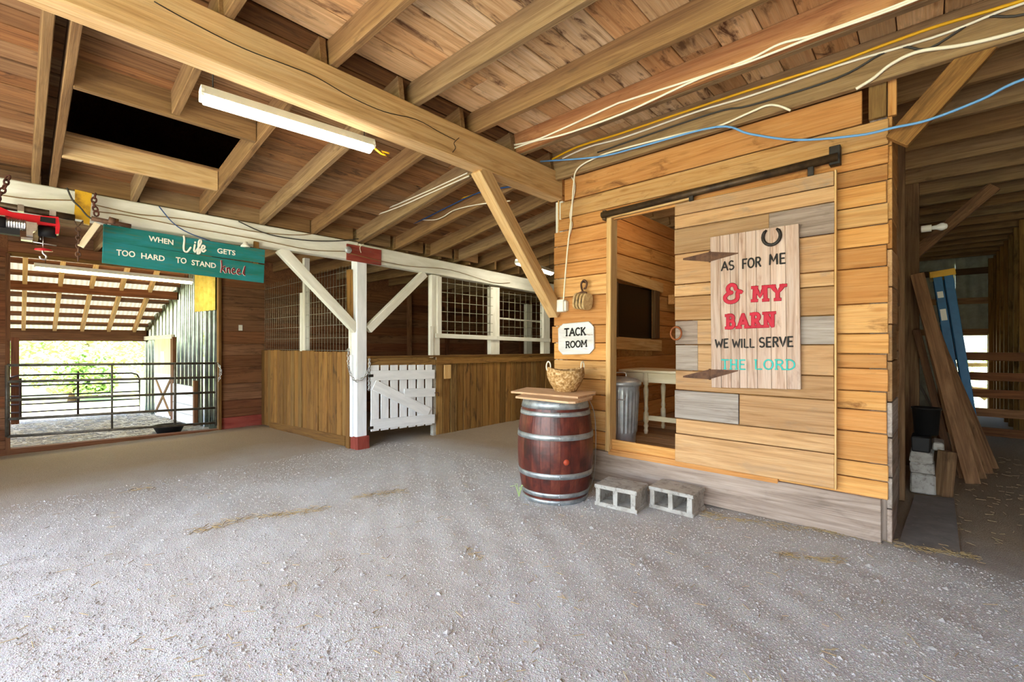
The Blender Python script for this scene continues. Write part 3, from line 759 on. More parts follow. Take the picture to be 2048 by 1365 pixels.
# ================================================================== LEAN-TO beyond the opening
dw = Vector((-.990, -.133, 0)).normalized(); A0 = Vector((XL - .08, Y1O + .03, 0)); nw = Vector((-dw.y, dw.x, 0))
def roofz(x): return 1.89 + .43 * (x + 13.86)
lw = struct('wall_lean_to', (-12, 2.4, -.2))
def wallp(t): return A0 + dw * t
tD = 1e9
def wt(u):   # parameter along the lean-to wall for an image column
    d = ray(u, 690); # solve A0 + dw t parallel to d
    return (A0.y * d.x - A0.x * d.y) / (dw.x * d.y - dw.y * d.x)
M_CORR = metal('corrugated_steel', '8f9a92', '6a756e', .24, 3, 1.0)
M_CORRY = paint('yellow_corrugated', 'd8c060', 'c0a848', '9a8a40', .3, .6, .5, False, .1)
dt0, dt1 = wt(350), wt(313); dz1 = 1.45 - (682 - 690) / 910 * 11.0
def zroof_t(t): return roofz(wallp(t).x)
def cs(t0, t1, z0, z1f, mat, off=0):
    p0, p1 = wallp(t0) + nw * off, wallp(t1) + nw * off
    return corr('corrugated_sheet', p0, p1, z0, zroof_t(t0) if z1f is None else z1f, .2, .032, mat, lw, nw, zroof_t(t1) if z1f is None else z1f)
tEnd = wt(290)
cs(0, .75, -.25, None, M_CORR); cs(.75, dt0, -.25, None, M_CORR, .01); cs(dt1, tEnd, -.25, None, M_CORR); cs(dt0, dt1, 1.62, None, M_CORR)
yt0, yt1 = wt(434), wt(391)
qz = 1.45 + (690 - 622) / 910 * 9.0
corr('yellow_sheet', wallp(max(.02, yt0)) - nw * .03 * (1 if nw.y > 0 else -1), wallp(yt1) - nw * .03 * (1 if nw.y > 0 else -1), qz, 3.3, .2, .032, M_CORRY, lw, nw)
# door in it
inn = Vector((nw.x, nw.y, 0)) * (-1 if nw.y > 0 else 1)      # towards the inside of the lean-to
ld = thing('stable_door', wallp((dt0 + dt1) / 2) + Vector((0, 0, -.2)), 'pale stable door with arched pane and crossed lower half in the corrugated wall', 'door')
def wpt(t, z, o=.03): p = wallp(t) + inn * o; return Vector((p.x, p.y, z))
tm = (dt0 + dt1) / 2; wd = dt1 - dt0
plank('upper_panel', wpt(tm, .75), wpt(tm, 1.58), wd - .08, .03, M_CREAM, ld, inn)
plank('lower_panel', wpt(tm, -.18), wpt(tm, .74), wd - .08, .03, M_WHITE2, ld, inn)
plank('cross_board', wpt(dt0 + .1, -.1, .05), wpt(dt1 - .1, .68, .05), .07, .015, M_FENCE, ld, inn)
plank('cross_board', wpt(dt1 - .1, -.1, .052), wpt(dt0 + .1, .68, .052), .07, .015, M_FENCE, ld, inn)
plank('middle_rail', wpt(dt0 + .05, .75, .05), wpt(dt1 - .05, .75, .05), .09, .02, M_WHITE2, ld, inn)
plank('pane', wpt(tm + .02, .95, .045), wpt(tm + .02, 1.3, .045), .22, .015, M_GLASSB, ld, inn)
plank('frame_post', wpt(dt0 - .02, -.2, .04), wpt(dt0 - .02, 1.62, .04), .14, .06, M_DARKW, ld, inn)
plank('track_board', wpt(dt0 - .05, 1.63, .06), wpt(tEnd - .1, 1.60, .06), .09, .05, M_WHITE, ld, inn)
# white plank panel beside it
pa, pb = wt(395), wt(350)
pp = thing('kick_panel', wpt((pa + pb) / 2, -.2), 'weathered white plank panel against the corrugated wall beside the stable door', 'panel')
for i in range(4): plank('board', wpt(pa, -.1 + i * .2, .06), wpt(pb - .1, -.08 + i * .2, .06), .19, .03, M_WHITE2, pp, inn)
plank('end_post', wpt(pa - .06, -.22, .06), wpt(pa - .06, .72, .06), .07, .07, M_DARKW, pp, inn)
# roof
lr = struct('roof_lean_to', (-12, .5, 2.3))
b = MB(); n = 8 * 70; yA, yB = -2.6, 2.75
for i in range(n + 1):
    y = yA + (yB - yA) * i / n; dz = .012 * math.sin(2 * math.pi * y / .076)
    b.V += [(XL + .02, y, roofz(XL) + dz + .03), (-14.25, y, roofz(-14.25) + dz + .03)]
b.F = [[2 * i, 2 * i + 1, 2 * i + 3, 2 * i + 2] for i in range(n)]
M_TRANS = N('translucent_roof_sheet'); M_TRANS.p.inputs['Transmission Weight'].default_value = 0.0
tr = M_TRANS.n('BsdfTranslucent'); tr.inputs[0].default_value = lin('d8cfae'); mx = M_TRANS.n('MixShader'); mx.inputs[0].default_value = .08
M_TRANS.p.inputs['Base Color'].default_value = lin('a8a494'); M_TRANS.p.inputs['Roughness'].default_value = .5
M_TRANS.l(M_TRANS.p.outputs[0], mx.inputs[1]); M_TRANS.l(tr.outputs[0], mx.inputs[2]); M_TRANS.l(mx.outputs[0], M_TRANS.t.nodes['Material Output'].inputs[0])
b.build_world('corrugated_roofing', M_TRANS.m, lr, smooth=True)
for i in range(11):
    x = -14.1 + i * .38
    plank('purlin', (x, yA, roofz(x) - .04), (x, yB - .1, roofz(x) - .04), .12, .05, M_DARKW, lr, (-.4, 0, 1))
for u in (-15, 47, 109, 164, 217, 268):
    q = PX(u, 655, -13.8)
    plank('rafter', (-14.1, q.y, roofz(-14.1) - .13), (XL, q.y, roofz(XL) - .13), .12, .06, M_PALEW if u > -20 else M_DARKW, lr, (0, 1, 0))
plank('eave_beam', (-13.8, -2.6, 1.66), (-13.8, 2.12, 1.66), .26, .1, M_DARKW, lr, (1, 0, 0))
plank('mid_beam', (-11.97, -2.6, 2.52), (-11.97, 2.36, 2.50), .16, .12, M_DARKW, lr, (1, 0, 0))
plank('eave_post', (-13.8, .0, -.25), (-13.8, .0, 1.6), .12, .12, M_DARKW, lr, (1, 0, 0))
plank('side_wall_board', (-14, -2.6, .7), (XL, -2.6, .7), 1.9, .03, M_DARKW, lr, (0, 1, 0))

# long tubular gate across the opening
gx = XL + .09
g = thing('tubular_gate', (gx, 1.3, -.1), 'long grey five-bar tubular gate closing the opening to the lean-to', 'gate')
for v0, v1 in ((731, 727), (764, 755), (801, 785), (839, 816), (874, 846)):
    tube('bar', [PX(14, v0, gx), PX(433, v1, gx)], .021, M_GATE, g, 8)
for u, va, vb in ((224, 729, 858), (432, 725, 852), (14, 731, 874), (350, 727, 850)):
    tube('upright', [PX(u, va, gx + .002), PX(u, vb, gx + .002)], .014 if u == 224 else .021, M_GATE, g, 8)
q = PX(436, 727, gx + .03); chain('latch_chain', [q, q + Vector((.03, .04, -.15)), q + Vector((.02, 0, -.35))], M_STEEL, .006, .05, .03, par=g)
# second, rusty gate at the outer edge
gx2 = -13.68
g = thing('tubular_gate', (gx2, 1.0, -.1), 'dark rusty tubular gate with rounded corners, standing at the outer edge of the lean-to', 'gate')
tl, trr, br, bl = PX(16, 752, gx2), PX(279, 746, gx2), PX(279, 824, gx2), PX(16, 838, gx2)
rr = .14
loop = [bl, tl - Vector((0, 0, rr)), tl + Vector((0, rr * .3, -rr * .3)), tl + Vector((0, rr, 0)), trr - Vector((0, rr, 0)), trr - Vector((0, rr * .3, rr * .3)), trr - Vector((0, 0, rr)), br]
tube('frame', loop, .02, M_GATEB, g, 8, True)
for v0, v1 in ((773, 765), (794, 783), (811, 798), (827, 812)): tube('bar', [PX(16, v0, gx2), PX(279, v1, gx2)], .016, M_GATEB, g, 8)
for u, va, vb in ((41, 757, 837), (156, 750, 831)): plank('upright', PX(u, va, gx2 + .02), PX(u, vb, gx2 + .02), .04, .02, M_GATEB, g, (1, 0, 0))
# feed tub
q = PX(338, 862, -10.35); q.z = -.2
t = thing('feed_tub', q, 'low black rubber feed tub on the ground by the tubular gate', 'tub')
MB().lathe([(0, .015), (.17, .015), (.23, .135), (.255, .15), (.255, .16), (.24, .165), (.17, .03), (0, .03)], 28).build('bowl', M_BLACK, t, T(q), smooth=True)
MB().tube([(.25 * math.cos(i * math.pi / 14), .25 * math.sin(i * math.pi / 14), .158) for i in range(28)], .012, 6, True).build('rim', M_BLACK, t, T(q), smooth=True)

# ================================================================== LETTERING
def arc(cx, cy, rx, ry, a0, a1, n=10): return [(cx + rx * math.cos(math.radians(a0 + (a1 - a0) * i / n)), cy + ry * math.sin(math.radians(a0 + (a1 - a0) * i / n))) for i in range(n + 1)]
GL = {   # strokes, serif spots, width
 'A': ([[(0, 0), (.4, 1)], [(.4, 1), (.8, 0)], [(.15, .34), (.65, .34)]], [(0, 0), (.8, 0)], .8),
 'B': ([[(.1, 0), (.1, 1)], [(.1, 1), (.35, 1)] + arc(.35, .77, .25, .23, 90, -90) + [(.1, .54)], [(.35, .54)] + arc(.35, .27, .3, .27, 90, -90) + [(.1, 0)]], [(.1, 0), (.1, 1)], .7),
 'C': ([arc(.4, .5, .38, .5, 50, 310, 16)], [], .7),
 'D': ([[(.1, 0), (.1, 1)], [(.1, 1), (.25, 1)] + arc(.25, .5, .45, .5, 90, -90, 14) + [(.1, 0)]], [(.1, 0), (.1, 1)], .75),
 'E': ([[(.1, 0), (.1, 1)], [(.1, 1), (.6, 1)], [(.1, .52), (.5, .52)], [(.1, 0), (.62, 0)]], [], .65),
 'F': ([[(.1, 0), (.1, 1)], [(.1, 1), (.6, 1)], [(.1, .52), (.5, .52)]], [(.1, 0)], .6),
 'H': ([[(.1, 0), (.1, 1)], [(.65, 0), (.65, 1)], [(.1, .5), (.65, .5)]], [(.1, 0), (.1, 1), (.65, 0), (.65, 1)], .75),
 'I': ([[(.1, 0), (.1, 1)]], [(.1, 0), (.1, 1)], .2),
 'K': ([[(.1, 0), (.1, 1)], [(.65, 1), (.1, .42)], [(.28, .6), (.68, 0)]], [(.1, 0), (.1, 1), (.68, 0)], .75),
 'L': ([[(.1, 1), (.1, 0), (.6, 0)]], [(.1, 1)], .62),
 'M': ([[(.08, 0), (.12, 1)], [(.12, 1), (.48, .3), (.84, 1)], [(.84, 1), (.88, 0)]], [(.08, 0), (.1, 1), (.86, 1), (.88, 0)], .96),
 'N': ([[(.1, 0), (.1, 1)], [(.1, 1), (.68, 0)], [(.68, 0), (.68, 1)]], [(.1, 0), (.1, 1), (.68, 1)], .78),
 'O': ([arc(.4, .5, .37, .5, 0, 360, 22)], [], .8),
 'R': ([[(.1, 0), (.1, 1)], [(.1, 1), (.35, 1)] + arc(.35, .75, .26, .25, 90, -90) + [(.1, .5)], [(.34, .5), (.66, 0)]], [(.1, 0), (.1, 1), (.66, 0)], .7),
 'S': ([arc(.33, .75, .27, .25, 40, 270, 12) + arc(.33, .25, .29, .25, 90, -140, 12)], [], .66),
 'T': ([[(0, 1), (.7, 1)], [(.35, 1), (.35, 0)]], [(.35, 0)], .7),
 'V': ([[(0, 1), (.36, 0), (.72, 1)]], [(0, 1), (.72, 1)], .72),
 'W': ([[(0, 1), (.25, 0), (.5, .8), (.75, 0), (1, 1)]], [(0, 1), (1, 1)], 1.0),
 'Y': ([[(0, 1), (.38, .48), (.76, 1)], [(.38, .48), (.38, 0)]], [(0, 1), (.76, 1), (.38, 0)], .76),
 '&': ([[(.95, .52), (.8, .62), (.74, .45)] + arc(.4, .27, .36, .27, 10, -200, 14) + [(.2, .5), (.42, .56)], [(.42, .54)] + arc(.42, .78, .22, .22, 250, 20, 12) + [(.66, .72)]], [], .98),
}
def frame3(BL, BR, TL, nrm):
    ex = (BR - BL); ey = (TL - BL); return ex, ey
def strokes_mesh(lines, W, BL, BR, TL, nrm, r, serifs=(), serif_len=.1, name='lettering', mat=None, parent=None, off=.004):
    ex = BR - BL; ey = TL - BL; nrm = Vector(nrm).normalized(); b = MB()
    X = ex.normalized(); Z = nrm; Y = Z.cross(X)
    R3 = Matrix(((X.x, Y.x, Z.x, 0), (X.y, Y.y, Z.y, 0), (X.z, Y.z, Z.z, 0), (0, 0, 0, 1)))
    M = T(BL + nrm * off) @ R3 @ Matrix.Diagonal((1, 1, .18, 1))
    inv = R3.inverted()
    def loc(p): q = inv @ (ex * (p[0] / W) + ey * p[1]); return Vector((q.x, q.y, 0))
    for st in lines:
        pts = [loc(p) for p in st]
        P = []
        for p, q in zip(pts, pts[1:]): P += [p, p.lerp(q, .5)]
        P.append(pts[-1]); d0 = (P[0] - P[1]).normalized(); d1 = (P[-1] - P[-2]).normalized()
        P = [P[0] + d0 * r * .7] + P + [P[-1] + d1 * r * .7]
        b.tube(P, [r * .72] + [r] * (len(P) - 2) + [r * .72], 8)
    sl = serif_len * ey.length
    for p in serifs:
        q = loc(p); b.tube([q - Vector((sl, 0, 0)), q, q + Vector((sl, 0, 0))], r * .8, 8)
    return b.build(name, mat, parent, M, smooth=True)
def word(txt, BL, BR, TL, nrm, rf, mat, parent, serif=False, gap=.16, sl=.11):
    x = 0; lines = []; ser = []
    for ch in txt:
        if ch == ' ': x += .35; continue
        st, se, w_ = GL[ch]
        lines += [[(px_ + x, py_) for px_, py_ in s_] for s_ in st]
        if serif: ser += [(px_ + x, py_) for px_, py_ in se]
        x += w_ + gap
    W = max(.2, x - gap)
    return strokes_mesh(lines, W, BL, BR, TL, nrm, rf * (TL - BL).length, ser, sl, 'lettering', mat, parent)
def bword(txt, BL, BR, TL, nrm, mat, parent, bold=.02):
    cu = bpy.data.curves.new('lettering', 'FONT'); cu.body = txt; cu.size = 1; cu.offset = bold; cu.extrude = .02; cu.resolution_u = 3
    o = bpy.data.objects.new('tmp', cu); COL.objects.link(o)
    dg = bpy.context.evaluated_depsgraph_get(); me = bpy.data.meshes.new_from_object(o.evaluated_get(dg)); bpy.data.objects.remove(o)
    xs = [v.co.x for v in me.vertices]; ys = [v.co.y for v in me.vertices]; x0, x1, y0, y1 = min(xs), max(xs), min(ys), max(ys)
    ex = BR - BL; ey = TL - BL; nrm = Vector(nrm).normalized()
    X = ex.normalized(); Y = nrm.cross(X)
    R3 = Matrix(((X.x, Y.x, nrm.x, 0), (X.y, Y.y, nrm.y, 0), (X.z, Y.z, nrm.z, 0), (0, 0, 0, 1))); inv = R3.inverted()
    for v in me.vertices:
        q = inv @ (ex * ((v.co.x - x0) / (x1 - x0)) + ey * ((v.co.y - y0) / (y1 - y0))); v.co = (q.x, q.y, v.co.z * .08)
    me.materials.clear(); me.materials.append(mat); me.update()
    return link('lettering', me, T(BL + nrm * .003) @ R3, parent)

# ---- big sign on the sliding door
SY = DY - .045
def sg(x, y): return PY(1400 + x * .2638, 430 + y * .2638, SY - .002)
SN = (0, -1, 0)
sgn = thing('barn_sign', (sg(420, 700).x, SY, 1.2), 'tall pale board sign reading as for me and my barn, hung on the sliding door', 'sign')
TLc, TRc, BRc, BLc = sg(75, 170), sg(748, 65), sg(765, 1325), sg(85, 1310)
cuts = [0, .125, .245, .345, .43, .545, .70, .86, 1.0]
for a, b in zip(cuts, cuts[1:]):
    xm = (a + b) / 2; top = TLc.lerp(TRc, xm); bot = BLc.lerp(BRc, xm); wd = (TRc.x - TLc.x) * (b - a)
    plank('board', (bot.x, SY + .013, bot.z), (top.x, SY + .013, top.z), wd - .002, .024, M_SIGNW, sgn, SN, b=.002)
for a in (.12, .88): plank('batten', BLc.lerp(TLc, a) + Vector((.03, .032, 0)), BRc.lerp(TRc, a) + Vector((-.03, .032, 0)), .09, .014, M_SIGNW, sgn, SN)
def W2(t, bl, br, tl, rf, mat, serif=False, **k): word(t, sg(*bl), sg(*br), sg(*tl), SN, rf, mat, sgn, serif, **k)
W2('AS', (165, 424), (258, 413), (165, 360), .085, M_BLACKP); W2('FOR', (320, 408), (462, 390), (320, 340), .085, M_BLACKP); W2('ME', (525, 378), (648, 366), (525, 305), .085, M_BLACKP)
W2('&', (185, 668), (318, 655), (185, 538), .115, M_REDPAINT)
W2('MY', (405, 652), (632, 640), (405, 552), .15, M_REDPAINT, True, gap=.36, sl=.25)
W2('BARN', (205, 858), (560, 843), (205, 764), .145, M_REDPAINT, True, gap=.4, sl=.24)
W2('WE', (118, 1010), (215, 1005), (118, 948), .085, M_BLACKP); W2('WILL', (248, 1008), (412, 1004), (248, 946), .085, M_BLACKP); W2('SERVE', (450, 1003), (705, 997), (450, 934), .085, M_BLACKP)
W2('THE', (165, 1168), (345, 1172), (165, 1100), .075, M_TURQ, True, sl=.16); W2('LORD', (415, 1170), (722, 1174), (415, 1100), .075, M_TURQ, True, sl=.16)
def strap(y0, sg_part, lab_):
    hg = MB()
    A = [sg(70, y0), sg(288, y0 + 8), sg(288, y0 + 14), sg(70, y0 + 76)]
    hg.add([p + Vector((0, -.004, 0)) for p in A] + [p + Vector((0, .003, 0)) for p in A], [[0, 3, 2, 1], [4, 5, 6, 7], [0, 1, 5, 4], [1, 2, 6, 5], [2, 3, 7, 6], [3, 0, 4, 7]])
    k0 = sg(74, y0 - 4); k1 = sg(74, y0 + 80); hg.tube([k0, k1], .009, 8)
    hg.build_world('hinge_strap', M_RUST, sgn)
    d = MB(); dy = DY - .006
    B = [PY(1419, 430 + y0 * .2638, dy), PY(1419, 430 + (y0 + 76) * .2638, dy), PY(1366, 430 + (y0 + 62) * .2638, dy), PY(1366, 430 + (y0 + 50) * .2638, dy)]
    d.add([p for p in B] + [p + Vector((0, .008, 0)) for p in B], [[0, 3, 2, 1], [4, 5, 6, 7], [0, 1, 5, 4], [1, 2, 6, 5], [2, 3, 7, 6], [3, 0, 4, 7]])
    d.build_world('hinge_leaf', M_RUST, dr)
strap(280, None, ''); strap(1172, None, '')
hs = sg(545, 165); HP = []
for i in range(17):
    a = math.radians(125 + i * 290 / 16); HP.append(hs + Vector((.062 * math.cos(a), -.012, .068 * math.sin(a))))
MB().tube(HP, [.008] + [.013] * 15 + [.008], 8).build_world('horseshoe', M_IRON, None, smooth=True, label='dark iron horseshoe hung at the top of the tall board sign', cat='horseshoe')

# ---- teal sign
TX = XW + .05
def tg(x, y): return PX(190 + x * .1709, 430 + y * .1709, TX + .014)
TN = (1, 0, 0)
ts_ = thing('teal_sign', (TX, tg(1000, 400).y, 2.3), 'long teal plank sign with white and maroon lettering hanging under the white beam', 'sign')
tTL, tTR, tBR, tBL = tg(100, 108), tg(1990, 400), tg(1975, 805), tg(85, 560)
tML, tMR = tg(92, 300), tg(1988, 578)
for p, q, hh in (((tTL + tML) / 2, (tTR + tMR) / 2, ((tTL - tML).length + (tTR - tMR).length) / 2), ((tBL + tML) / 2, (tBR + tMR) / 2, ((tBL - tML).length + (tBR - tMR).length) / 2)):
    plank('board', p - Vector((.0135, 0, 0)), q - Vector((.0135, 0, 0)), hh - .006, .025, M_TEAL, ts_, TN)
for f_ in (.06, .94): plank('batten', tBL.lerp(tBR, f_) + Vector((-.03, 0, .03)), tTL.lerp(tTR, f_) + Vector((-.03, 0, .08)), .06, .02, M_FENCE, ts_, TN)
def B2(t, bl, br, tl, mat=M_CHALK, bold=.018): bword(t, tg(*bl), tg(*br), tg(*tl), TN, mat, ts_, bold)
B2('WHEN', (628, 305), (916, 355), (628, 243)); B2('GETS', (1430, 448), (1642, 478), (1430, 388))
B2('TOO', (250, 475), (470, 500), (250, 403)); B2('HARD', (540, 510), (815, 545), (540, 445)); B2('TO', (945, 562), (1070, 575), (945, 493)); B2('STAND', (1130, 588), (1415, 628), (1130, 525))
def script(lines, BLp, sc, r, mat, off=.004):
    b = []
    BL = tg(*BLp); BR = tg(BLp[0] + 100, BLp[1] + 14); TL = tg(BLp[0], BLp[1] - 100)
    for st in lines:
        b.append([(p.x, p.y) for p in smoothpath([(x, y, 0) for x, y in st], 4)])
    strokes_mesh(b, 1.0, BL, BR, TL, TN, r, (), 0, 'lettering', mat, ts_, off)
Lf = [[(.12, 1.75), (.2, 1.3), (.12, .5), (.2, .05), (.55, .0), (.95, .55)], [(1.45, .95), (1.35, .3), (1.5, .12), (1.75, .5)], [(1.47, 1.2), (1.5, 1.24)],
      [(1.75, .5), (2.2, 1.3), (2.1, 1.6), (1.9, 1.3), (1.85, .3), (1.75, -.05), (2.05, .1), (2.1, .55)], [(2.1, .55), (2.5, .62), (2.65, .9), (2.4, 1.0), (2.25, .6), (2.45, .25), (2.75, .5)]]
script([[(x, y * 1.02) for x, y in s] for s in Lf], (1025, 425), 1, .0095, M_CHALK)
kn = [[(.15, 1.35), (.2, .6), (.1, .0)], [(.55, .75), (.15, .45), (.35, .35), (.6, .0)], [(.75, .6), (.75, .05)], [(.75, .4), (1.0, .65), (1.1, .05)], [(1.35, .3), (1.65, .5), (1.5, .68), (1.32, .3), (1.5, .02), (1.75, .15)],
      [(1.95, .3), (2.25, .5), (2.1, .68), (1.92, .3), (2.1, .02), (2.35, .15)], [(2.6, .2), (2.85, 1.1), (2.7, .2), (2.85, .05)]]
kk = [[(x * 1.05, y) for x, y in s] for s in kn]
script(kk, (1462, 670), 1, .0095, M_CHALK, .003); script(kk, (1462, 670), 1, .0068, M_MAROON, .0062)
c = tg(1750, 350); MB().lathe([(0, .05), (.022, .05), (.03, .02), (.05, .0), (.05, -.012), (0, -.012)], 18, T(c + Vector((.03, 0, -.02)))).build_world('lamp_holder', M_PLAST, None, smooth=True, label='white porcelain lamp holder hanging from the white beam in front of the teal sign', cat='lamp holder')

# ---- tack room sign
def kg(x, y): return PY(1090 + x * .1319, 540 + y * .1319, YT - .022)
tk = thing('tack_sign', kg(470, 1280), 'white chipped board with cut corners reading tack room', 'sign')
P = [kg(*p) for p in ((275, 825), (665, 790), (735, 865), (742, 1195), (675, 1270), (270, 1283), (210, 1215), (205, 890))]
b = MB(); n = 8; b.V = [tuple(p) for p in P] + [tuple(p + Vector((0, .02, 0))) for p in P]
b.F = [list(range(n))[::-1], [n + i for i in range(n)]] + [[i, (i + 1) % n, n + (i + 1) % n, n + i] for i in range(n)]
b.F = [f[::-1] for f in b.F]; b.build_world('board', M_SIGNG, tk)
MB().tube([p + Vector((0, -.001, 0)) for p in P], .005, 6, True).build_world('edge', M_SIGNG, tk, smooth=True)
word('TACK', kg(300, 1003), kg(618, 985), kg(300, 898), SN, .115, M_BLACKP, tk, True, sl=.17); word('ROOM', kg(318, 1183), kg(636, 1163), kg(318, 1093), SN, .115, M_BLACKP, tk, True, sl=.17)

# ---- door track
a, b_ = PY(1204, 431, YT - .07), PY(1676, 314, YT - .07)
tr_ = thing('door_track', (a + b_) / 2, 'dark oily pipe rail above the doorway that carries the sliding door', 'track')
tube('pipe', [a, b_], .033, M_PIPE, tr_, 12)
plank('end_bracket', b_ + Vector((-.02, .03, -.05)), b_ + Vector((-.02, .03, .09)), .07, .07, M_IRON, tr_, SN)
plank('end_bracket', a + Vector((.02, .03, -.05)), a + Vector((.02, .03, .05)), .04, .06, M_PIPE, tr_, SN)
for x in (xa + .15, xb - .15): MB().abox((x - .02, YT - .085, b_.z - .1), (x + .02, YT - .06, b_.z)).build_world('hanger', M_IRON, tr_)

# ---- wooden pulley block on the wall
pc = PY(1165, 603, YT - .1); pl = thing('pulley_block', pc, 'old wooden triple pulley block hanging on the wall by an iron hook', 'pulley')
PM = T(pc) @ Matrix.Rotation(math.radians(8), 4, 'Y') @ Matrix.Rotation(math.radians(-14), 4, 'Z')
poly = [(.066 * math.copysign(abs(math.cos(t)) ** .75, math.cos(t)), .088 * math.copysign(abs(math.sin(t)) ** .75, math.sin(t))) for t in [i * math.pi / 12 for i in range(24)]]
RX = Matrix(((0, 0, 1, 0), (1, 0, 0, 0), (0, 1, 0, 0), (0, 0, 0, 1)))
M_PUL = wood('pulley_wood', '8a6c48', 'b89868', 'd2b688', None, 0, .5, .1, None, knots=0)
for i in range(4): MB().prism(poly, .025, PM @ T(-.087 + i * .05, 0, 0) @ RX).build_world('cheek', M_PUL, pl)
for i in range(3): MB().lathe([(0, -.013), (.056, -.013), (.05, 0), (.056, .013), (0, .013)], 18, PM @ T(-.051 + i * .05, 0, 0) @ Matrix.Rotation(math.pi / 2, 4, 'Y')).build_world('sheave', M_BLACKP, pl, smooth=True)  # near-black colour stands in for shade in the gaps between the cheeks
hk = PY(1168, 571, YT - .06)
tube('hook', smoothpath([pc + Vector((0, 0, .08)), pc + Vector((0, 0, .11)), hk + Vector((-.03, 0, -.03)), hk + Vector((-.035, 0, .02)), hk + Vector((0, 0, .055)), hk + Vector((.035, 0, .02)), hk + Vector((.02, 0, -.03)), hk + Vector((.0, 0, -.035))], 5), .011, M_RUST, pl, 8)
tube('strap', [pc + Vector((-.05, 0, .085)), pc + Vector((0, 0, .10)), pc + Vector((.05, 0, .085))], .012, M_RUST, pl, 8)
plank('nail', hk + Vector((0, .06, .035)), hk + Vector((0, -.03, .035)), .012, .012, M_IRON, pl)

# ---- outlet box and cable on the tack wall
q = PY(1124, 612, YT - .05); ob = thing('outlet_box', q, 'white electrical box on the brace foot by the tack room corner', 'outlet')
MB().abox(q + Vector((-.055, -.03, -.07)), q + Vector((.035, .045, .07)), .006).build_world('box', M_PLAST, ob)
MB().abox(q + Vector((.035, -.01, -.06)), q + Vector((.06, .045, .05)), .006).build_world('cover', M_PLAST, ob)
def cable(px, plane, val, r, mat, lab, wob=None, name='cable', k=5):
    f = {'x': PX, 'y': PY, 'z': PZ}[plane]
    P = [f(u, v, val) for u, v in px]
    if plane == 'y' and px[-1][0] > 1840:      # runs on along the joist, out of the picture
        d_ = (P[-1] - P[-2]); d_.z = 0; d_.normalize(); P += [P[-1] + d_ * t_ + Vector((0, 0, .02 * math.sin(t_ * 5))) for t_ in (.5, 1.1, 1.8)]
    return tube(name, smoothpath(P, k), r, mat, None, 6, label=lab, cat='cable')
yk = 4.07
cable([(1018, 292), (1069, 281), (1131, 255), (1226, 211), (1257, 200), (1401, 154), (1500, 118), (1560, 88), (1632, 69), (1761, 23), (1850, -12)], 'y', 3.435, .009, M_WCABLE, 'upper white cable stapled along the red-brown ceiling joist')
cable([(1028, 297), (1071, 282), (1131, 268), (1248, 226), (1401, 156), (1500, 123), (1632, 72), (1761, 27), (1850, -8)], 'y', 3.43, .009, M_WCABLE, 'lower white cable stapled along the red-brown ceiling joist')
cable([(1100, 321), (1155, 294), (1235, 269), (1371, 223), (1500, 180), (1654, 132), (1765, 91), (1875, 52), (2060, -4)], 'y', yk, .011, M_YCABLE, 'yellow cable along the joist above the tack room front')
cable([(1125, 317), (1177, 294), (1248, 275), (1395, 223), (1500, 192), (1677, 131), (1869, 74), (1992, 26), (2060, 2)], 'y', yk - .005, .009, M_WCABLE, 'white cable just below the yellow cable on the tack room joist')
cable([(1195, 305), (1420, 228), (1500, 211), (1672, 157), (1762, 108), (1808, 94), (1860, 96), (1961, 37), (2060, 26)], 'y', yk - .002, .008, M_KCABLE, 'dark wavy cable on the joist above the tack room front')
cable([(1712, 178), (1746, 157), (1783, 128), (1838, 103), (1931, 89), (2060, 56)], 'y', yk - .01, .012, M_WCABLE, 'thick white cable rising from the tack room corner to the right edge')
cable([(1581, 221), (1558, 212), (1534, 211), (1500, 225), (1432, 254), (1371, 266), (1248, 297), (1195, 314), (1155, 338), (1147, 372), (1143, 430), (1135, 500), (1130, 560), (1127, 601)], 'y', yk - .012, .009, M_WCABLE, 'white cable sagging over the tack room and down its left edge to the outlet')
cable([(1136, 345), (1150, 372), (1140, 430), (1144, 450), (1136, 480)], 'y', YT - .02, .008, M_WCABLE, 'short white cable twisted beside the one that runs down to the outlet')
cable([(1081, 323), (1195, 314), (1278, 294), (1432, 254), (1500, 268), (1592, 280), (1715, 271), (1789, 255), (1857, 240), (1961, 200), (2060, 154)], 'y', yk - .05, .009, M_BCABLE, 'light blue cable drooping across the tack room front')
yj = 3.36
cable([(935, 346), (843, 388), (763, 421), (708, 432), (643, 460), (612, 468)], 'y', yj, .008, M_WCABLE, 'upper white cable on the joists left of the long beam')
cable([(938, 352), (850, 391), (790, 417), (722, 440), (665, 458), (630, 468)], 'y', yj - .005, .008, M_WCABLE, 'lower white cable on the joists left of the long beam')
cable([(985, 378), (861, 415), (763, 443), (683, 471)], 'y', 3.98, .008, M_YCABLE, 'thin yellow cable on the joists left of the long beam')
cable([(1030, 372), (957, 386), (892, 416), (830, 446), (763, 468), (717, 477)], 'y', 3.95, .009, M_DBCABLE, 'dark blue cable drooping left of the long beam towards the red splice plate')
cable([(1020, 402), (957, 409), (910, 420), (886, 434), (868, 440), (840, 440)], 'y', 3.97, .007, M_WCABLE, 'curled white cable end on the joist left of the long beam')
xk = XW + .015
cable([(477, 443), (538, 469), (615, 481), (677, 482), (717, 478)], 'x', xk + .02, .007, M_KCABLE, 'dark cable drooping over the white beam left of the red splice plate')
cable([(318, 413), (345, 445), (375, 465), (420, 482)], 'x', xk + .03, .006, M_DBCABLE, 'thin blue cord crossing the white beam behind the teal sign')
cable([(0, 390), (60, 398), (150, 401)], 'x', xk, .005, M_BWIRE, 'brown wire on the white beam at the far left behind the hoist')
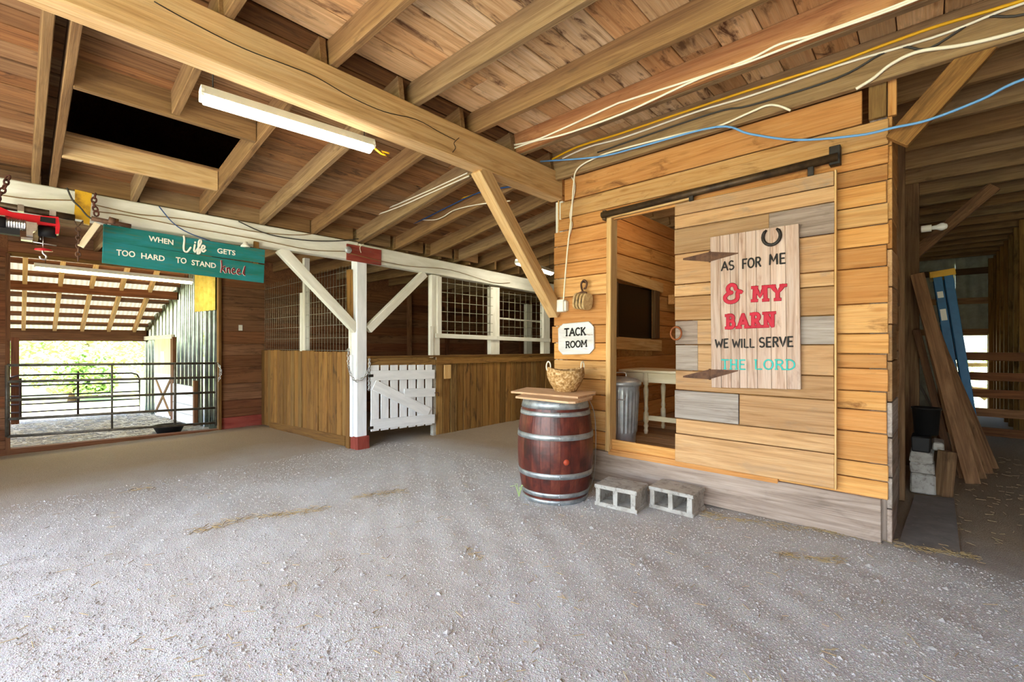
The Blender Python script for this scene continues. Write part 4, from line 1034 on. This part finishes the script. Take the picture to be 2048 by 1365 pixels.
cable([(190, 410), (270, 428), (330, 434), (420, 446), (520, 465), (610, 470), (650, 458)], 'x', xk, .005, M_BWIRE, 'upper brown wire running along the white beam above the teal sign')
cable([(190, 423), (260, 432), (360, 452), (440, 466), (520, 480), (620, 500), (690, 503)], 'x', xk, .005, M_BWIRE, 'lower brown wire running along the white beam above the teal sign')
cable([(700, 507), (760, 522), (820, 533), (900, 540), (985, 565), (1020, 566)], 'x', xk + .015, .005, M_BWIRE, 'brown wire on the white beam right of the red splice plate')
cable([(727, 488), (720, 495), (722, 506)], 'x', xk + .03, .005, M_WCABLE, 'little looped wire on the red splice plate')

# ================================================================== LIGHTS
def fluoro(name, p0, p1, mat, lab, wdt=.12, hang=None):
    p0 = Vector(p0); p1 = Vector(p1); t = thing(name, (p0 + p1) / 2, lab, 'light'); d = (p1 - p0).normalized(); L = (p1 - p0).length
    M, L = bar_M(p0 + Vector((0, 0, .055)), p1 + Vector((0, 0, .055)))
    hb = MB(); V = []
    for x in (-L / 2, L / 2):
        V += [(x, -wdt / 2, -.03), (x, -wdt / 3, .03), (x, wdt / 3, .03), (x, wdt / 2, -.03), (x, wdt / 2 - .004, -.032), (x, wdt / 3 - .004, .022), (x, -wdt / 3 + .004, .022), (x, -wdt / 2 + .004, -.032)]
    hb.add(V, [[i, (i + 1) % 8, 8 + (i + 1) % 8, 8 + i] for i in range(8)] + [[0, 7, 6, 1], [1, 6, 5, 2], [2, 5, 4, 3], [8, 9, 14, 15], [9, 10, 13, 14], [10, 11, 12, 13]])
    hb.build('housing', M_PLAST, t, M)
    prof = [(wdt / 2 * .92 * math.cos(math.radians(a_)), .035 + .055 * math.sin(math.radians(a_))) for a_ in range(180, 361, 18)]
    dm = MB(); M2, L2 = bar_M(p0 + d * .02, p1 - d * .02)
    for x in (-L2 / 2, L2 / 2): dm.V += [(x, y_, z_) for y_, z_ in prof]
    k_ = len(prof); dm.F = [[i, i + 1, k_ + i + 1, k_ + i] for i in range(k_ - 1)] + [list(range(k_)), [k_ + i for i in range(k_)][::-1]]
    dm.build('diffuser', mat, t, M2, smooth=False)
    for p, s in ((p0, 1), (p1, -1)):
        MB().box(bar_M(p, p + d * s * .02)[0] @ T(0, 0, .035), (.02, wdt - .01, .05)).build_world('end_cap', M_PLAST, t)
    if hang:
        for f_ in (.06, .94): q = p0.lerp(p1, f_) + Vector((0, 0, .085)); tube('hanger_wire', [q, Vector((q.x, q.y, hang))], .004, M_KCABLE, t, 5)
    return t
zf = 3.04
f1 = fluoro('fluorescent_light', PZ(400, 200, zf), PZ(745, 303, zf), M_TUBE, 'bright fluorescent light hanging beside the long sawn beam', .13, 3.4)
q = PZ(757, 303, zf); tube('cord_knot', [q + Vector((-.03, -.02, .03)), q + Vector((0, .02, -.01)), q + Vector((.03, .05, -.03)), q + Vector((.0, .03, .01)), q + Vector((.05, .07, -.01))], .008, M_YCABLE, f1, 6)
fluoro('fluorescent_light', PX(68, 537, -10.15), PX(386, 567, -10.15), M_TUBEY, 'long warm fluorescent light in the opening to the lean-to', .1, 3.2)
fluoro('fluorescent_light', PZ(1035, 528, 2.8), PZ(1103, 549, 2.8), M_TUBE, 'small fluorescent light far back behind the diagonal timber brace', .12, 3.3)
# a bare bulb added out of view inside the tack room for its warm light
bl_ = thing('added_bulb', (-2.05, 5.6, 3.0), 'unseen bare bulb added for warm light inside the tack room', 'light')
MB().lathe([(0, -.06), (.02, -.055), (.03, -.03), (.022, .0), (.014, .02), (0, .02)], 14, T(-2.05, 5.6, 3.02)).build_world('bulb', emit('bulb_glow', 'ffe2bc', 100), bl_, smooth=True)
tube('cord', [(-2.05, 5.6, 3.04), (-2.05, 5.6, 3.6)], .006, M_KCABLE, bl_, 6)

# ================================================================== BARREL, BASKET
bc = Vector((-2.68, 3.55, gz(-2.68, 3.55) - .005)); BH = .955
bar = thing('wine_barrel', bc, 'dark red stained oak wine barrel with steel hoops beside the tack room doorway', 'barrel')
def brad(z): t = (z / BH - .5) * 2; return .365 - .062 * abs(t) ** 1.9
NS = 24
for i in range(NS):
    a0 = 2 * math.pi * i / NS; a1 = a0 + 2 * math.pi / NS - .006
    prof = [(brad(z * BH / 14) - .025, z * BH / 14) for z in range(15)][::-1] 
    outp = [(brad(z * BH / 14), z * BH / 14) for z in range(15)]
    MB().lathe(outp + prof + [outp[0]], 3, None, None, a0, a1).build('stave', M_BARREL, bar, T(bc), smooth=False)
for z0, z1 in ((.875, .955), (.81, .85), (.60, .65), (.25, .30), (.075, .115), (.0, .05)):
    MB().lathe([(brad(z0) - .003, z0), (brad(z0) + .006, z0), (brad((z0 + z1) / 2) + .006, (z0 + z1) / 2), (brad(z1) + .006, z1), (brad(z1) - .003, z1)], 48).build('hoop', M_HOOP, bar, T(bc), smooth=True)
    hoop_ = bpy.data.objects[[o.name for o in bar.children if o.name.startswith('hoop')][-1]]; ra = math.atan2(-bc.y, -bc.x) + .12; rz = (z0 + z1) / 2
    for dz_ in (-.01, .01): MB().lathe([(0, .004), (.005, .003), (.007, 0)], 8, T(bc + Vector((math.cos(ra) * (brad(rz) + .006), math.sin(ra) * (brad(rz) + .006), rz + dz_))) @ Vector((math.cos(ra), math.sin(ra), 0)).to_track_quat('Z', 'Y').to_matrix().to_4x4()).build_world('rivet', M_HOOP, hoop_, smooth=True)
MB().lathe([(0, .925), (brad(.92) - .02, .925), (brad(.92) - .02, .91), (0, .91)], 32).build('head', M_BARREL, bar, T(bc))
ba = math.atan2(-bc.y, -bc.x) + .28
bo = Vector((math.cos(ba), math.sin(ba), 0)); bp = bc + bo * (brad(.43) + .002) + Vector((0, 0, .41))
MB().lathe([(0, .012), (.02, .012), (.026, 0), (.03, -.01)], 18, T(bp) @ bo.to_track_quat('Z', 'Y').to_matrix().to_4x4()).build_world('bung', plain('bung', 'a8442a', .5), bar, smooth=True)
def slab(name, px, z, t, mat, **kw):
    P = [PZ(u, v, z + t) for u, v in px]; b = MB(); n = len(P)
    b.V = [tuple(p) for p in P] + [(p.x, p.y, p.z - t) for p in P]
    ar = sum(P[i].x * P[(i + 1) % n].y - P[(i + 1) % n].x * P[i].y for i in range(n))
    F = [list(range(n)), [n + i for i in range(n)][::-1]] + [[i, n + i, n + (i + 1) % n, (i + 1) % n] for i in range(n)]
    b.F = F if ar > 0 else [f[::-1] for f in F]
    return b.build_world(name, mat, None, **kw)
zt = bc.z + BH + .001
M_PLY = wood('raw_board', 'a8805a', 'cfa982', 'e2c4a2', None, 0, .5, .1, None, knots=.3)
slab('lid_board', [(1031, 793), (1060, 783), (1186, 789), (1184, 796), (1151, 804), (1137, 804)], zt, .018, M_PLY, label='lower raw wooden board lying on top of the barrel', cat='board')
slab('lid_board', [(1022, 783), (1053, 775), (1192, 783), (1191, 787), (1156, 794)], zt + .019, .018, M_PLY, label='upper raw wooden board on the barrel, under the woven basket', cat='board')
kc = PZ(1131, 783, zt + .038); kc.z = zt + .038
bk = thing('woven_basket', kc, 'round woven rush basket with two pale ring handles standing on the barrel', 'basket')
ax = Vector(RGT + (0,)); ha = math.atan2(ax.y, ax.x)
def bfn(r, z, t): return r * (1 + .02 * math.sin(36 * t + (math.pi if int(z * 70) % 2 else 0)))
NP = 26; prof = []
for i in range(NP + 1):
    z = .235 * i / NP; prof.append((.105 + .085 * math.sin(min(1, i / NP * 1.15) * math.pi / 2) - .012 * max(0, i / NP - .75) * 4, z))
b = MB(); b.lathe([(0, .002)] + prof + [(prof[-1][0] - .012, prof[-1][1])] + [(r - .014, z) for r, z in prof[::-2]] + [(0, .012)], 108, None, bfn)
b.V = [(x, y, z + (.03 * abs(math.cos(math.atan2(y, x) - ha)) ** 2 - .02) * smooth01((z - .12) / .11)) for x, y, z in b.V]
bowl_ = b.build('bowl', M_BASKET, bk, T(kc), smooth=True)
for s in (-1, 1):
    c = kc + ax * (s * .172) + Vector((0, 0, .25)); tn = Vector((-ax.y, ax.x, 0)); tn2 = (tn * .8 + ax * .6 * s).normalized()
    tube('handle', [c + tn2 * (.032 * math.cos(t)) + Vector((0, 0, .05 * math.sin(t))) for t in [i * math.pi / 12 for i in range(24)]], .007, M_WCABLE, bowl_, 8, True)
# thin cord down the barrel's right side
r2_ = Vector((RGT[0], RGT[1], 0))
tube('cord', smoothpath([bc + r2_ * (brad(min(z_, .95)) + o_) + Vector((0, 0, z_)) for z_, o_ in ((.93, .02), (.8, .045), (.6, .035), (.4, .03), (.2, .035), (.06, .02), (.02, .0))], 5), .004, M_GREYP, None, 6, label='thin grey cord hanging down the right side of the barrel', cat='cord')

# ---- concrete blocks
def block(px0, px1, z, lab):
    p0, p1 = PZ(*px0, z), PZ(*px1, z); dx = (p1 - p0); L = .395; dx.normalize(); dy = Vector((-dx.y, dx.x, 0)); D = .29; Hh = .195
    M = Matrix(((dx.x, dy.x, 0, p0.x), (dx.y, dy.y, 0, p0.y), (0, 0, 1, z), (0, 0, 0, 1)))
    b = MB()
    b.abox((0, 0, 0), (L, D, .038), .006).abox((0, 0, Hh - .036), (L, D, Hh), .006)
    for x0, x1 in ((.012, .056), (L / 2 - .021, L / 2 + .021), (L - .056, L - .012)): b.abox((x0, .0, .03), (x1, D, Hh - .03), .004)
    for v_ in range(len(b.V)):
        x, y, zz = b.V[v_]; b.V[v_] = (x + rnd(-.0025, .0025), y + rnd(-.0025, .0025), zz + rnd(-.002, .002))
    return b.build('concrete_block', M_CONC, None, M, label=lab, cat='block', group='concrete blocks used as a step')
block((1189, 1011), (1268, 1029), -.002, 'grey two-hole concrete block next to the barrel, nearer the doorway')
block((1297, 1016), (1373, 1035), -.002, 'pale two-hole concrete block right of the other step block, under the sliding door')
# small weed by the barrel
wq = PZ(1038, 994, 0); b = MB()
for i in range(7):
    a = rnd(0, 6.28); l = rnd(.06, .13); d = Vector((math.cos(a), math.sin(a), 0)); b.tube([wq, wq + d * l * .3 + Vector((0, 0, l)), wq + d * l * .8 + Vector((0, 0, l * .9))], [.003, .003, .001], 4)
b.build_world('weed', M_LEAF, None, base=True, label='small green weed growing at the foot of the barrel', cat='plant')

# ================================================================== INSIDE THE TACK ROOM
tc_ = Vector((0, 0, 0)); q = PZ(1247, 889, FL); tc_ = q + Vector((FWD[0], FWD[1], 0)) * .17; tc_.z = FL
can = thing('trash_can', tc_, 'galvanised steel trash can with lid just inside the tack room doorway', 'trash can')
def flute(r, z, t): return r + (.008 * (max(0, math.sin(26 * t)) ** .6) if .12 < z < .58 else 0)
MB().lathe([(0, .005), (.165, .005), (.175, .0), (.18, .02), (.178, .06), (.182, .10), (.185, .115), (.186, .125)] + [(.186 + .024 * i / 10, .13 + .44 * i / 10) for i in range(11)] + [(.214, .60), (.216, .66), (.222, .67), (.222, .68)], 130, None, flute).build('body', M_GALV, can, T(tc_), smooth=True)
MB().lathe([(.215, .645), (.238, .645), (.24, .69), (.225, .70), (.20, .715), (.12, .735), (.06, .745), (0, .747)], 40).build('lid', M_GALV, can, T(tc_), smooth=True); lid_ = bpy.data.objects[-1] if False else [o for o in can.children if o.name.startswith('lid')][0]
hd = Vector((RGT[0], RGT[1], 0)); c = tc_ + Vector((0, 0, .745))
tube('lid_handle', smoothpath([c - hd * .07, c - hd * .06 + Vector((0, 0, .04)), c + hd * .06 + Vector((0, 0, .04)), c + hd * .07], 5), .008, M_STEEL, lid_, 8)
fr = Vector((-tc_.x, -tc_.y, 0)).normalized(); c = tc_ + fr * .222 + Vector((0, 0, .53)) 
sd = fr.cross(Vector((0, 0, 1)))
tube('side_handle', [c + sd * s + Vector((0, 0, z)) for s, z in ((-.06, .02), (-.05, -.03), (.05, -.03), (.06, .02))], .006, M_STEEL, can, 6)
# table
tp = PZ(1292, 868, FL); tbz = FL + .78
tab = thing('side_table', tp, 'cream painted table with turned legs behind the trash can', 'table')
y0t = tp.y; x0t = tp.x
plank('top', (x0t - .35, y0t + .25, tbz), (x0t + .95, y0t + .25, tbz), .62, .03, M_CREAM, tab)
plank('apron', (x0t - .28, y0t, tbz - .08), (x0t + .88, y0t, tbz - .08), .12, .025, M_CREAM, tab, (0, -1, 0))
plank('stretcher', (x0t, y0t + .02, FL + .2), (x0t + .86, y0t + .02, FL + .2), .06, .03, M_CREAM, tab, (0, -1, 0))
for dx_, dy_ in ((0, 0), (.86, 0), (0, .5), (.86, .5)):
    MB().lathe([(0, 0), (.018, 0), (.028, .04), (.02, .07), (.03, .10), (.02, .13), (.033, .16), (.033, .26), (.02, .28), (.03, .31), (.022, .36), (.034, .55), (.02, .6), (.036, .62), (.036, .765), (0, .765)], 14).build('leg', M_CREAM, tab, T(x0t + dx_, y0t + dy_, FL), smooth=True)
q = Vector((x0t - .13, y0t - .08, FL)); plank('loose_board', q + Vector((0, -.15, 0.01)), q + Vector((0, -.03, .66)), .2, .025, M_PALEW, None, (0, -1, .2), label='pale board leaning between the trash can and the table', cat='board')

# ================================================================== HOIST under the white beam
HXp = XW + .22
def hp(u, v, o=0): return PX(u, v, HXp + o)
h0 = hp(60, 440); ho = thing('electric_hoist', h0, 'red electric cable hoist with silver motor at the far left under the white beam', 'hoist')
tube('rail_pipe', [hp(-40, 404), hp(150, 436)], .03, M_PIPE, ho, 10)
def pprism(name, px, th, mat, par, o=0):
    P = [hp(u, v, o) for u, v in px]; n = len(P); b = MB(); b.V = [tuple(p) for p in P] + [(p.x - th, p.y, p.z) for p in P]
    b.F = [list(range(n)), [n + i for i in range(n)][::-1]] + [[i, n + i, n + (i + 1) % n, (i + 1) % n] for i in range(n)]
    ar = sum(P[i].y * P[(i + 1) % n].z - P[(i + 1) % n].y * P[i].z for i in range(n))
    if ar < 0: b.F = [f[::-1] for f in b.F]
    return b.build_world(name, mat, par)
pprism('frame', [(-30, 408), (0, 414), (25, 425), (75, 431), (117, 434), (120, 452), (118, 468), (111, 468), (111, 452), (75, 449), (45, 440), (10, 431), (-30, 428)], .10, M_RED, ho, .05)
pprism('rating_plate', [(81, 433), (111, 437), (111, 448), (80, 443)], .004, M_BLACKP, ho, .055)
for u in (35, 99): pprism('rail_clamp', [(u, 408 + (u - 35) * .17), (u + 13, 410 + (u - 35) * .17), (u + 13, 423 + (u - 35) * .15), (u, 421 + (u - 35) * .15)], .08, M_STEEL, ho, .05)
ma, mb_ = hp(-25, 441, .07), hp(52, 451, .07); md = (mb_ - ma)
b = MB(); b.tube([ma, ma.lerp(mb_, .45)], .052, 16); b.build_world('motor_end', M_BLACK, ho, smooth=True)
b = MB(); b.tube([ma.lerp(mb_, .45 + .035 * i) for i in range(16)], [.05 if i % 2 else .044 for i in range(16)], 18); b.build_world('motor', M_STEEL, ho)
pprism('gear_case', [(52, 443), (74, 446), (74, 460), (66, 464), (66, 472), (53, 470)], .08, M_STEEL, ho, .11)
pprism('capacitor_box', [(-25, 450), (40, 458), (40, 471), (-25, 462)], .08, M_BLACK, ho, .09)
pprism('foot', [(42, 474), (66, 476), (65, 482), (42, 479)], .08, M_STEEL, ho, .03)
b = MB(); b.tube([hp(76, 462, -.02), hp(112, 466, -.02)], .05, 16); b.build_world('drum', M_BLACK, ho, smooth=True)
tube('limit_lever', [hp(66, 484), hp(113, 492)], .006, M_STEEL, ho, 6)
tube('lift_cable', [hp(86, 470), hp(86, 498)], .004, M_STEEL, ho, 6)
MB().lathe([(0, .015), (.055, .0), (.06, -.012), (0, -.012)], 20, T(hp(87, 499))).build_world('stop_plate', M_RED, ho, smooth=True)
hk = hp(86, 510); tube('hook', smoothpath([hk + Vector((0, 0, .05)), hk + Vector((0, 0, .015)), hk + Vector((0, .02, -.01)), hk + Vector((0, .012, -.04)), hk + Vector((0, -.015, -.035)), hk + Vector((0, -.02, -.015))], 4), .007, M_STEEL, ho, 8)
tube('hoist_line', [hp(81, 480), hp(81, 475)], .004, M_STEEL, ho, 5)
# yellow strap plate, chains, brown pipe end and strut
yb = thing('strap_bracket', hp(165, 410), 'worn yellow bent steel plate hung over the white beam beside the hoist', 'bracket')
pprism('plate', [(150, 379), (184, 387), (181, 424), (179, 450), (168, 447), (166, 440), (148, 437), (150, 410)], .02, M_YELLOW, yb, -.06)
pprism('plate_edge', [(172, 384), (184, 387), (181, 424), (179, 450), (168, 447), (174, 420)], .05, M_YELLOW, yb, -.07)
tube('pipe_end', [hp(183, 437), hp(262, 453)], .022, M_RUST, yb, 10); tube('pipe_collar', [hp(217, 440), hp(231, 444)], .034, M_RUST, yb, 10)
plank('strut', hp(161, 494), hp(195, 447), .05, .02, M_CREAM, yb, (1, 0, 0))
tube('shackle', [hp(147, 440), hp(156, 454), hp(166, 442)], .006, M_RUST, yb, 6)
chain('chain', [hp(156, 455), hp(157, 480), hp(156, 522)], M_RUST, .006, .05, .034, label='rusty chain hanging straight down from the yellow plate', cat='chain')
chain('chain', [hp(191, 388, -.05), hp(187, 408, -.05), hp(192, 420, -.05), hp(193, 434, -.05)], M_CHAINB, .008, .055, .036, label='brown chain wrapped on the white beam right of the yellow plate', cat='chain')
chain('chain', [hp(17, 352, -.05), hp(10, 372, -.03), hp(0, 390, -.02), hp(-12, 410, 0)], M_CHAINB, .008, .055, .036, label='brown chain at the far left edge in front of the white beam', cat='chain')
cable([(134, 376), (145, 400), (160, 415), (180, 436), (215, 448)], 'x', XW + .2, .008, M_KCABLE, 'dark control cable drooping in front of the yellow plate')

# ================================================================== RIGHT AISLE
slab('rubber_mat', [(1794, 1095), (1921, 1111), (1908, 997), (1830, 990)], .012, .014, M_MAT, label='grey rubber mat on the ground beside the tack room corner', cat='mat')
s0 = PZ(1822, 988, 0); s1 = PZ(1871, 990, 0)
def stackb(z0, z1, ua, ub, mat, lab, name='paver'):
    a = PZ(ua, 988, 0); b_ = PY(ub, 988, a.y); w_ = Vector((1, 0, 0)); L = b_.x - a.x; d = Vector((0, 1, 0)); M = Matrix(((w_.x, d.x, 0, a.x), (w_.y, d.y, 0, a.y), (0, 0, 1, 0), (0, 0, 0, 1)))
    b = MB().abox((0, .02, z0), (L, .3, z1), .012); 
    for i in range(len(b.V)): x, y, zz = b.V[i]; b.V[i] = (x + rnd(-.006, .006), y + rnd(-.006, .006), zz + rnd(-.003, .003))
    return b.build(name, mat, None, M, label=lab, cat='block')
stackb(.012, .20, 1820, 1871, M_CONC, 'thick bottom concrete block of the stack behind the tack room corner')
stackb(.203, .305, 1819, 1869, M_CONC, 'middle concrete block of the stack behind the tack room corner')
stackb(.308, .41, 1819, 1868, M_CONC, 'top light concrete block of the stack, below the black crate')
stackb(.413, .56, 1822, 1862, M_BLACK, 'black crate on the stack of concrete blocks, under the bucket', 'crate')
stackb(.42, .50, 1865, 1888, M_CONC, 'broken piece of concrete lying beside the black crate', 'rubble')
a = PZ(1874, 992, 0); b_ = PZ(1899, 993, 0)
plank('timber_block', (a + b_) / 2, (a + b_) / 2 + Vector((.03, .03, .43)), (b_ - a).length * .95, .1, M_AISLE, None, (-FWD[0], -FWD[1], 0), label='wooden block standing upright beside the stacked concrete blocks', cat='block')
c = PZ(1844, 988, 0); c = c + Vector((.03, .16, 0)); c.z = .562
bu = thing('bucket', c, 'black bucket on top of the stacked blocks behind the tack room corner', 'bucket')
MB().lathe([(0, .0), (.09, .0), (.108, .25), (.114, .25), (.114, .265), (.102, .265), (.086, .01), (0, .01)], 26).build('body', M_BLACK, bu, T(c), smooth=True)
tube('bail', [c + Vector((.112 * math.cos(t), .112 * math.sin(t), .25 - .03 * math.sin(t))) for t in [i * math.pi / 10 for i in range(11)]], .004, M_STEEL, bu, 5)
# bulb on the post
q = PY(1842, 459, 5.5); bu2 = thing('bulb_socket', q, 'bare unlit bulb in a white socket sticking out from the aisle post', 'light')
tube('socket', [q, q + Vector((.07, 0, 0))], .03, M_PLAST, bu2, 12)
MB().lathe([(0, .105), (.02, .1), (.033, .075), (.034, .06), (.02, .03), (.016, 0), (0, 0)], 16, T(q + Vector((.07, 0, 0))) @ Matrix.Rotation(math.pi / 2, 4, 'Y')).build_world('bulb', M_GLASSB, bu2, smooth=True)
# leaning boards
bl = [((1834, 548), (1946, 968), .12, 'widest leaning board in front of the blue ladder'), ((1841, 600), (1927, 957), .07, 'narrow leaning board second from the tack room wall'), ((1848, 590), (1964, 958), .075, 'leaning board directly left of the blue ladder'),
      ((1853, 610), (1978, 948), .08, 'leaning board crossing the foot of the blue ladder'), ((1833, 660), (1908, 953), .07, 'shortest dark leaning board nearest the tack room wall'), ((1862, 640), (1990, 938), .07, 'rightmost leaning board, farthest into the aisle')]
for tp_, bp_, w_, lab in bl:
    base = PZ(*bp_, .0); top = PY(*tp_, base.y + .05)
    plank('leaning_board', base, top, w_, .035, M_AISLE, None, (0, -1, .1), label=lab, cat='board', group='boards leaning in the right aisle')
base = PZ(1928, 932, .0); top = PY(1829, 752, base.y)
tube('conduit', [base, top], .014, M_GREYP, None, 8, label='thin grey pipe leaning across the dark boards in the aisle', cat='pipe')
# ladder
lb = PY(1936, 927, 7.9); lb.z = 0; lt = PY(1874, 549, 7.9); ld_ = thing('step_ladder', lb, 'blue fibreglass step ladder with yellow top leaning in the right aisle', 'ladder')
d = (lt - lb).normalized(); sd = Vector((0, 1, 0)); nx = d.cross(sd).normalized()
for k_, o_ in ((0, 0), (1, .10)):
    for s in (0, .42):
        rl_ = plank('rail', lb + nx * -o_ + sd * s + d * (.0), lt + nx * -o_ + sd * s, .085, .03, M_BLUE, ld_, sd); rail0 = rl_ if (k_ == 0 and s == 0) else rail0 if (k_ or s) else rl_
for i in range(7):
    p = lb + d * (.25 + i * .3); plank('step', p + sd * 0, p + sd * .42, .08, .03, M_STEEL, ld_, d)
plank('top_cap', lt + d * .0 + nx * -.05 + sd * -.03, lt + nx * -.05 + sd * .45, .24, .08, plain('ladder_yellow', 'd8a41c', .5), ld_, d)
for f_, w_ in ((.14, .05), (.28, .09)):
    p = lt - d * (f_ * 1.6) - sd * .017; plank('sticker', p, p - d * (w_ * 1.6), .055, .003, M_PLAST, rail0, sd)
plank('foot_band', lb + d * .62 - sd * .018, lb + d * .68 - sd * .018, .09, .004, plain('band_yellow', 'e0b020', .5), rail0, sd)
# rail fence across the aisle
rfz = [1.28, .99, .744, .47, .194]
rfn = thing('rail_fence', (.8, 9.5, 0), 'dark five-rail board fence across the right aisle', 'fence')
for z in rfz: plank('rail', (.12, 9.5, z), (2.6, 9.5, z), .12, .035, M_DARKW, rfn, (0, -1, 0))
for x in (.15, 1.6): plank('post', (x, 9.56, -.02), (x, 9.56, 1.35), .1, .09, M_DARKW, rfn, (0, -1, 0))

# ================================================================== OUTSIDE: trees
def tree(x, y, h, rad, lab, seed):
    r_ = random.Random(seed); t = thing('tree', (x, y, -.28), lab, 'tree', 'trees beyond the lean-to')
    tube('trunk', [(x, y, -.28), (x + .1, y + .1, h * .45), (x, y + .2, h * .8)], [.14, .1, .04], M_BARK, t, 8)
    b = MB()
    blobs = [(Vector((x + r_.uniform(-rad, rad) * .7, y + r_.uniform(-rad, rad) * .8, h * r_.uniform(.12, .95))), r_.uniform(.35, .6) * rad) for _ in range(22)]
    for c_, br_ in blobs:
        for _ in range(150):
            p = c_ + Vector((r_.gauss(0, 1), r_.gauss(0, 1), r_.gauss(0, 1))).normalized() * br_ * r_.uniform(.6, 1)
            if p.z < -.2: continue
            s_ = r_.uniform(.06, .14); u_ = Vector((r_.uniform(-1, 1), r_.uniform(-1, 1), r_.uniform(-.6, .6))).normalized(); v_ = u_.cross(Vector((r_.uniform(-1, 1), r_.uniform(-1, 1), 1))).normalized()
            n_ = len(b.V); b.V += [tuple(p - u_ * s_), tuple(p + v_ * s_ * .45), tuple(p + u_ * s_), tuple(p - v_ * s_ * .45)]; b.F.append([n_, n_ + 1, n_ + 2, n_ + 3])
    b.build_world('foliage', M_LEAF, t, kind='stuff')
TR = [(-22, -.6, 5.5, 1.9, 'leafy tree seen left of the middle through the lean-to opening'), (-24, 1.8, 6.5, 2.2, 'leafy tree in the middle of the view through the lean-to'), (-21.5, 4.2, 5, 1.8, 'leafy tree by the right edge of the lean-to opening'), (-27, -3, 7, 2.6, 'tall tree at the left edge of the lean-to opening'), (-29, 4.5, 8, 2.8, 'tall tree behind the others beyond the lean-to'), (-19.2, 1.2, 1.3, .9, 'low bush just outside the lean-to, behind the rusty gate')]
for i, a in enumerate(TR): tree(*a, 40 + i)
tree(3.2, 24, 5, 2.2, 'pale tree seen through the far doorway of the right aisle', 60)

# ================================================================== LOOSE STUFF ON THE GROUND
def scatter(name, mat, pts, label, cat):
    b = MB(); b.V, b.F = pts
    return b.build(name, mat, None, None, False, kind='stuff', label=label, cat=cat)
r_ = random.Random(5); V = []; F = []
OCT = [(1, 0, 0), (-.9, .2, 0), (0, 1, .1), (.1, -1, 0), (0, 0, .8), (0, 0, -.8)]; OF = [(0, 2, 4), (2, 1, 4), (1, 3, 4), (3, 0, 4), (2, 0, 5), (1, 2, 5), (3, 1, 5), (0, 3, 5)]
cnt = 0
while cnt < 42000:
    u = r_.uniform(-60, 2100); v = 690 + 1 / r_.uniform(1 / 700, 1 / 185)
    p = PZ(u, v, 0)
    if p.x < XW - .3 or p.y > YT - .05 or p.x > 2.4 or p.y < -1.4: continue
    s_ = r_.choice((.003, .004, .004, .0055, .007)) * r_.uniform(.7, 1.4) * (2.2 if r_.random() < .012 else 1); z = gz(p.x, p.y); a = r_.uniform(0, 6.28); ca, sa = math.cos(a), math.sin(a); n = len(V)
    ex, ey, ez = r_.uniform(.7, 1.3) * s_, r_.uniform(.7, 1.3) * s_, r_.uniform(.5, .9) * s_
    for q in OCT:
        x, y = q[0] * ex, q[1] * ey; V.append((p.x + ca * x - sa * y, p.y + sa * x + ca * y, z + ez * .3 + q[2] * ez))
    F += [(a_ + n, b2 + n, c2 + n) for a_, b2, c2 in OF]; cnt += 1
scatter('gravel_stones', M_STONE, (V, F), 'loose grey gravel stones strewn over the barn floor', 'gravel')
V = []; F = []
def strawbit(p, z, L, a, w_=.0016):
    d = Vector((math.cos(a), math.sin(a), r_.uniform(-.03, .12))); s_ = Vector((-math.sin(a), math.cos(a), 0)) * w_; n = len(V); p = Vector((p.x, p.y, z + .004))
    for e_ in (p - d * L / 2, p + d * L / 2): V.extend([tuple(e_ - s_), tuple(e_ + s_), tuple(e_ + Vector((0, 0, w_ * 1.6)))])
    F.extend([(n, n + 1, n + 4, n + 3), (n + 1, n + 2, n + 5, n + 4), (n + 2, n, n + 3, n + 5), (n, n + 2, n + 1), (n + 3, n + 4, n + 5)])
lines_ = [((375, 1062), (480, 1035), 60), ((480, 1035), (640, 1015), 70), ((540, 1030), (660, 1005), 40), ((715, 990), (810, 975), 70), ((250, 970), (310, 962), 25), ((1560, 1110), (1680, 1125), 60), ((1700, 1075), (1790, 1090), 90), ((1790, 1100), (1950, 1120), 80), ((1440, 1040), (1720, 1085), 90), ((930, 1095), (960, 1120), 12), ((1400, 1025), (1440, 1040), 30)]
for p0, p1, n_ in lines_:
    for _ in range(n_):
        t = r_.random(); p = PZ(p0[0] + (p1[0] - p0[0]) * t + r_.gauss(0, 6), p0[1] + (p1[1] - p0[1]) * t + r_.gauss(0, 3), 0); strawbit(p, gz(p.x, p.y), r_.uniform(.03, .1), r_.uniform(0, 6.28))
for _ in range(320):
    u = r_.uniform(0, 2048); v = r_.uniform(880, 1365); p = PZ(u, v, 0)
    if p.y > YT - .05 and p.x < XR + .1 or p.x < XW: continue
    strawbit(p, gz(p.x, p.y), r_.uniform(.015, .07), r_.uniform(0, 6.28))
for _ in range(260):
    p = Vector((r_.uniform(XR + .1, 1.0), r_.uniform(4.2, 8.5), 0)); strawbit(p, gz(p.x, p.y) + (.012 if p.x < .35 and p.y < 5.3 else 0), r_.uniform(.015, .06), r_.uniform(0, 6.28))
scatter('straw_litter', M_STRAW, (V, F), 'scattered straw and hay bits on the barn floor', 'straw')
V = []; F = []
for _ in range(2600):
    p = Vector((r_.uniform(-14.5, XL - .15), r_.uniform(-.6, 2.3), 0)); strawbit(p, -.17, r_.uniform(.05, .16), r_.uniform(0, 6.28), .004)
scatter('straw_bedding', plain('pale_straw', 'c8c4b4', .8), (V, F), 'pale straw bedding covering the lean-to ground', 'straw')
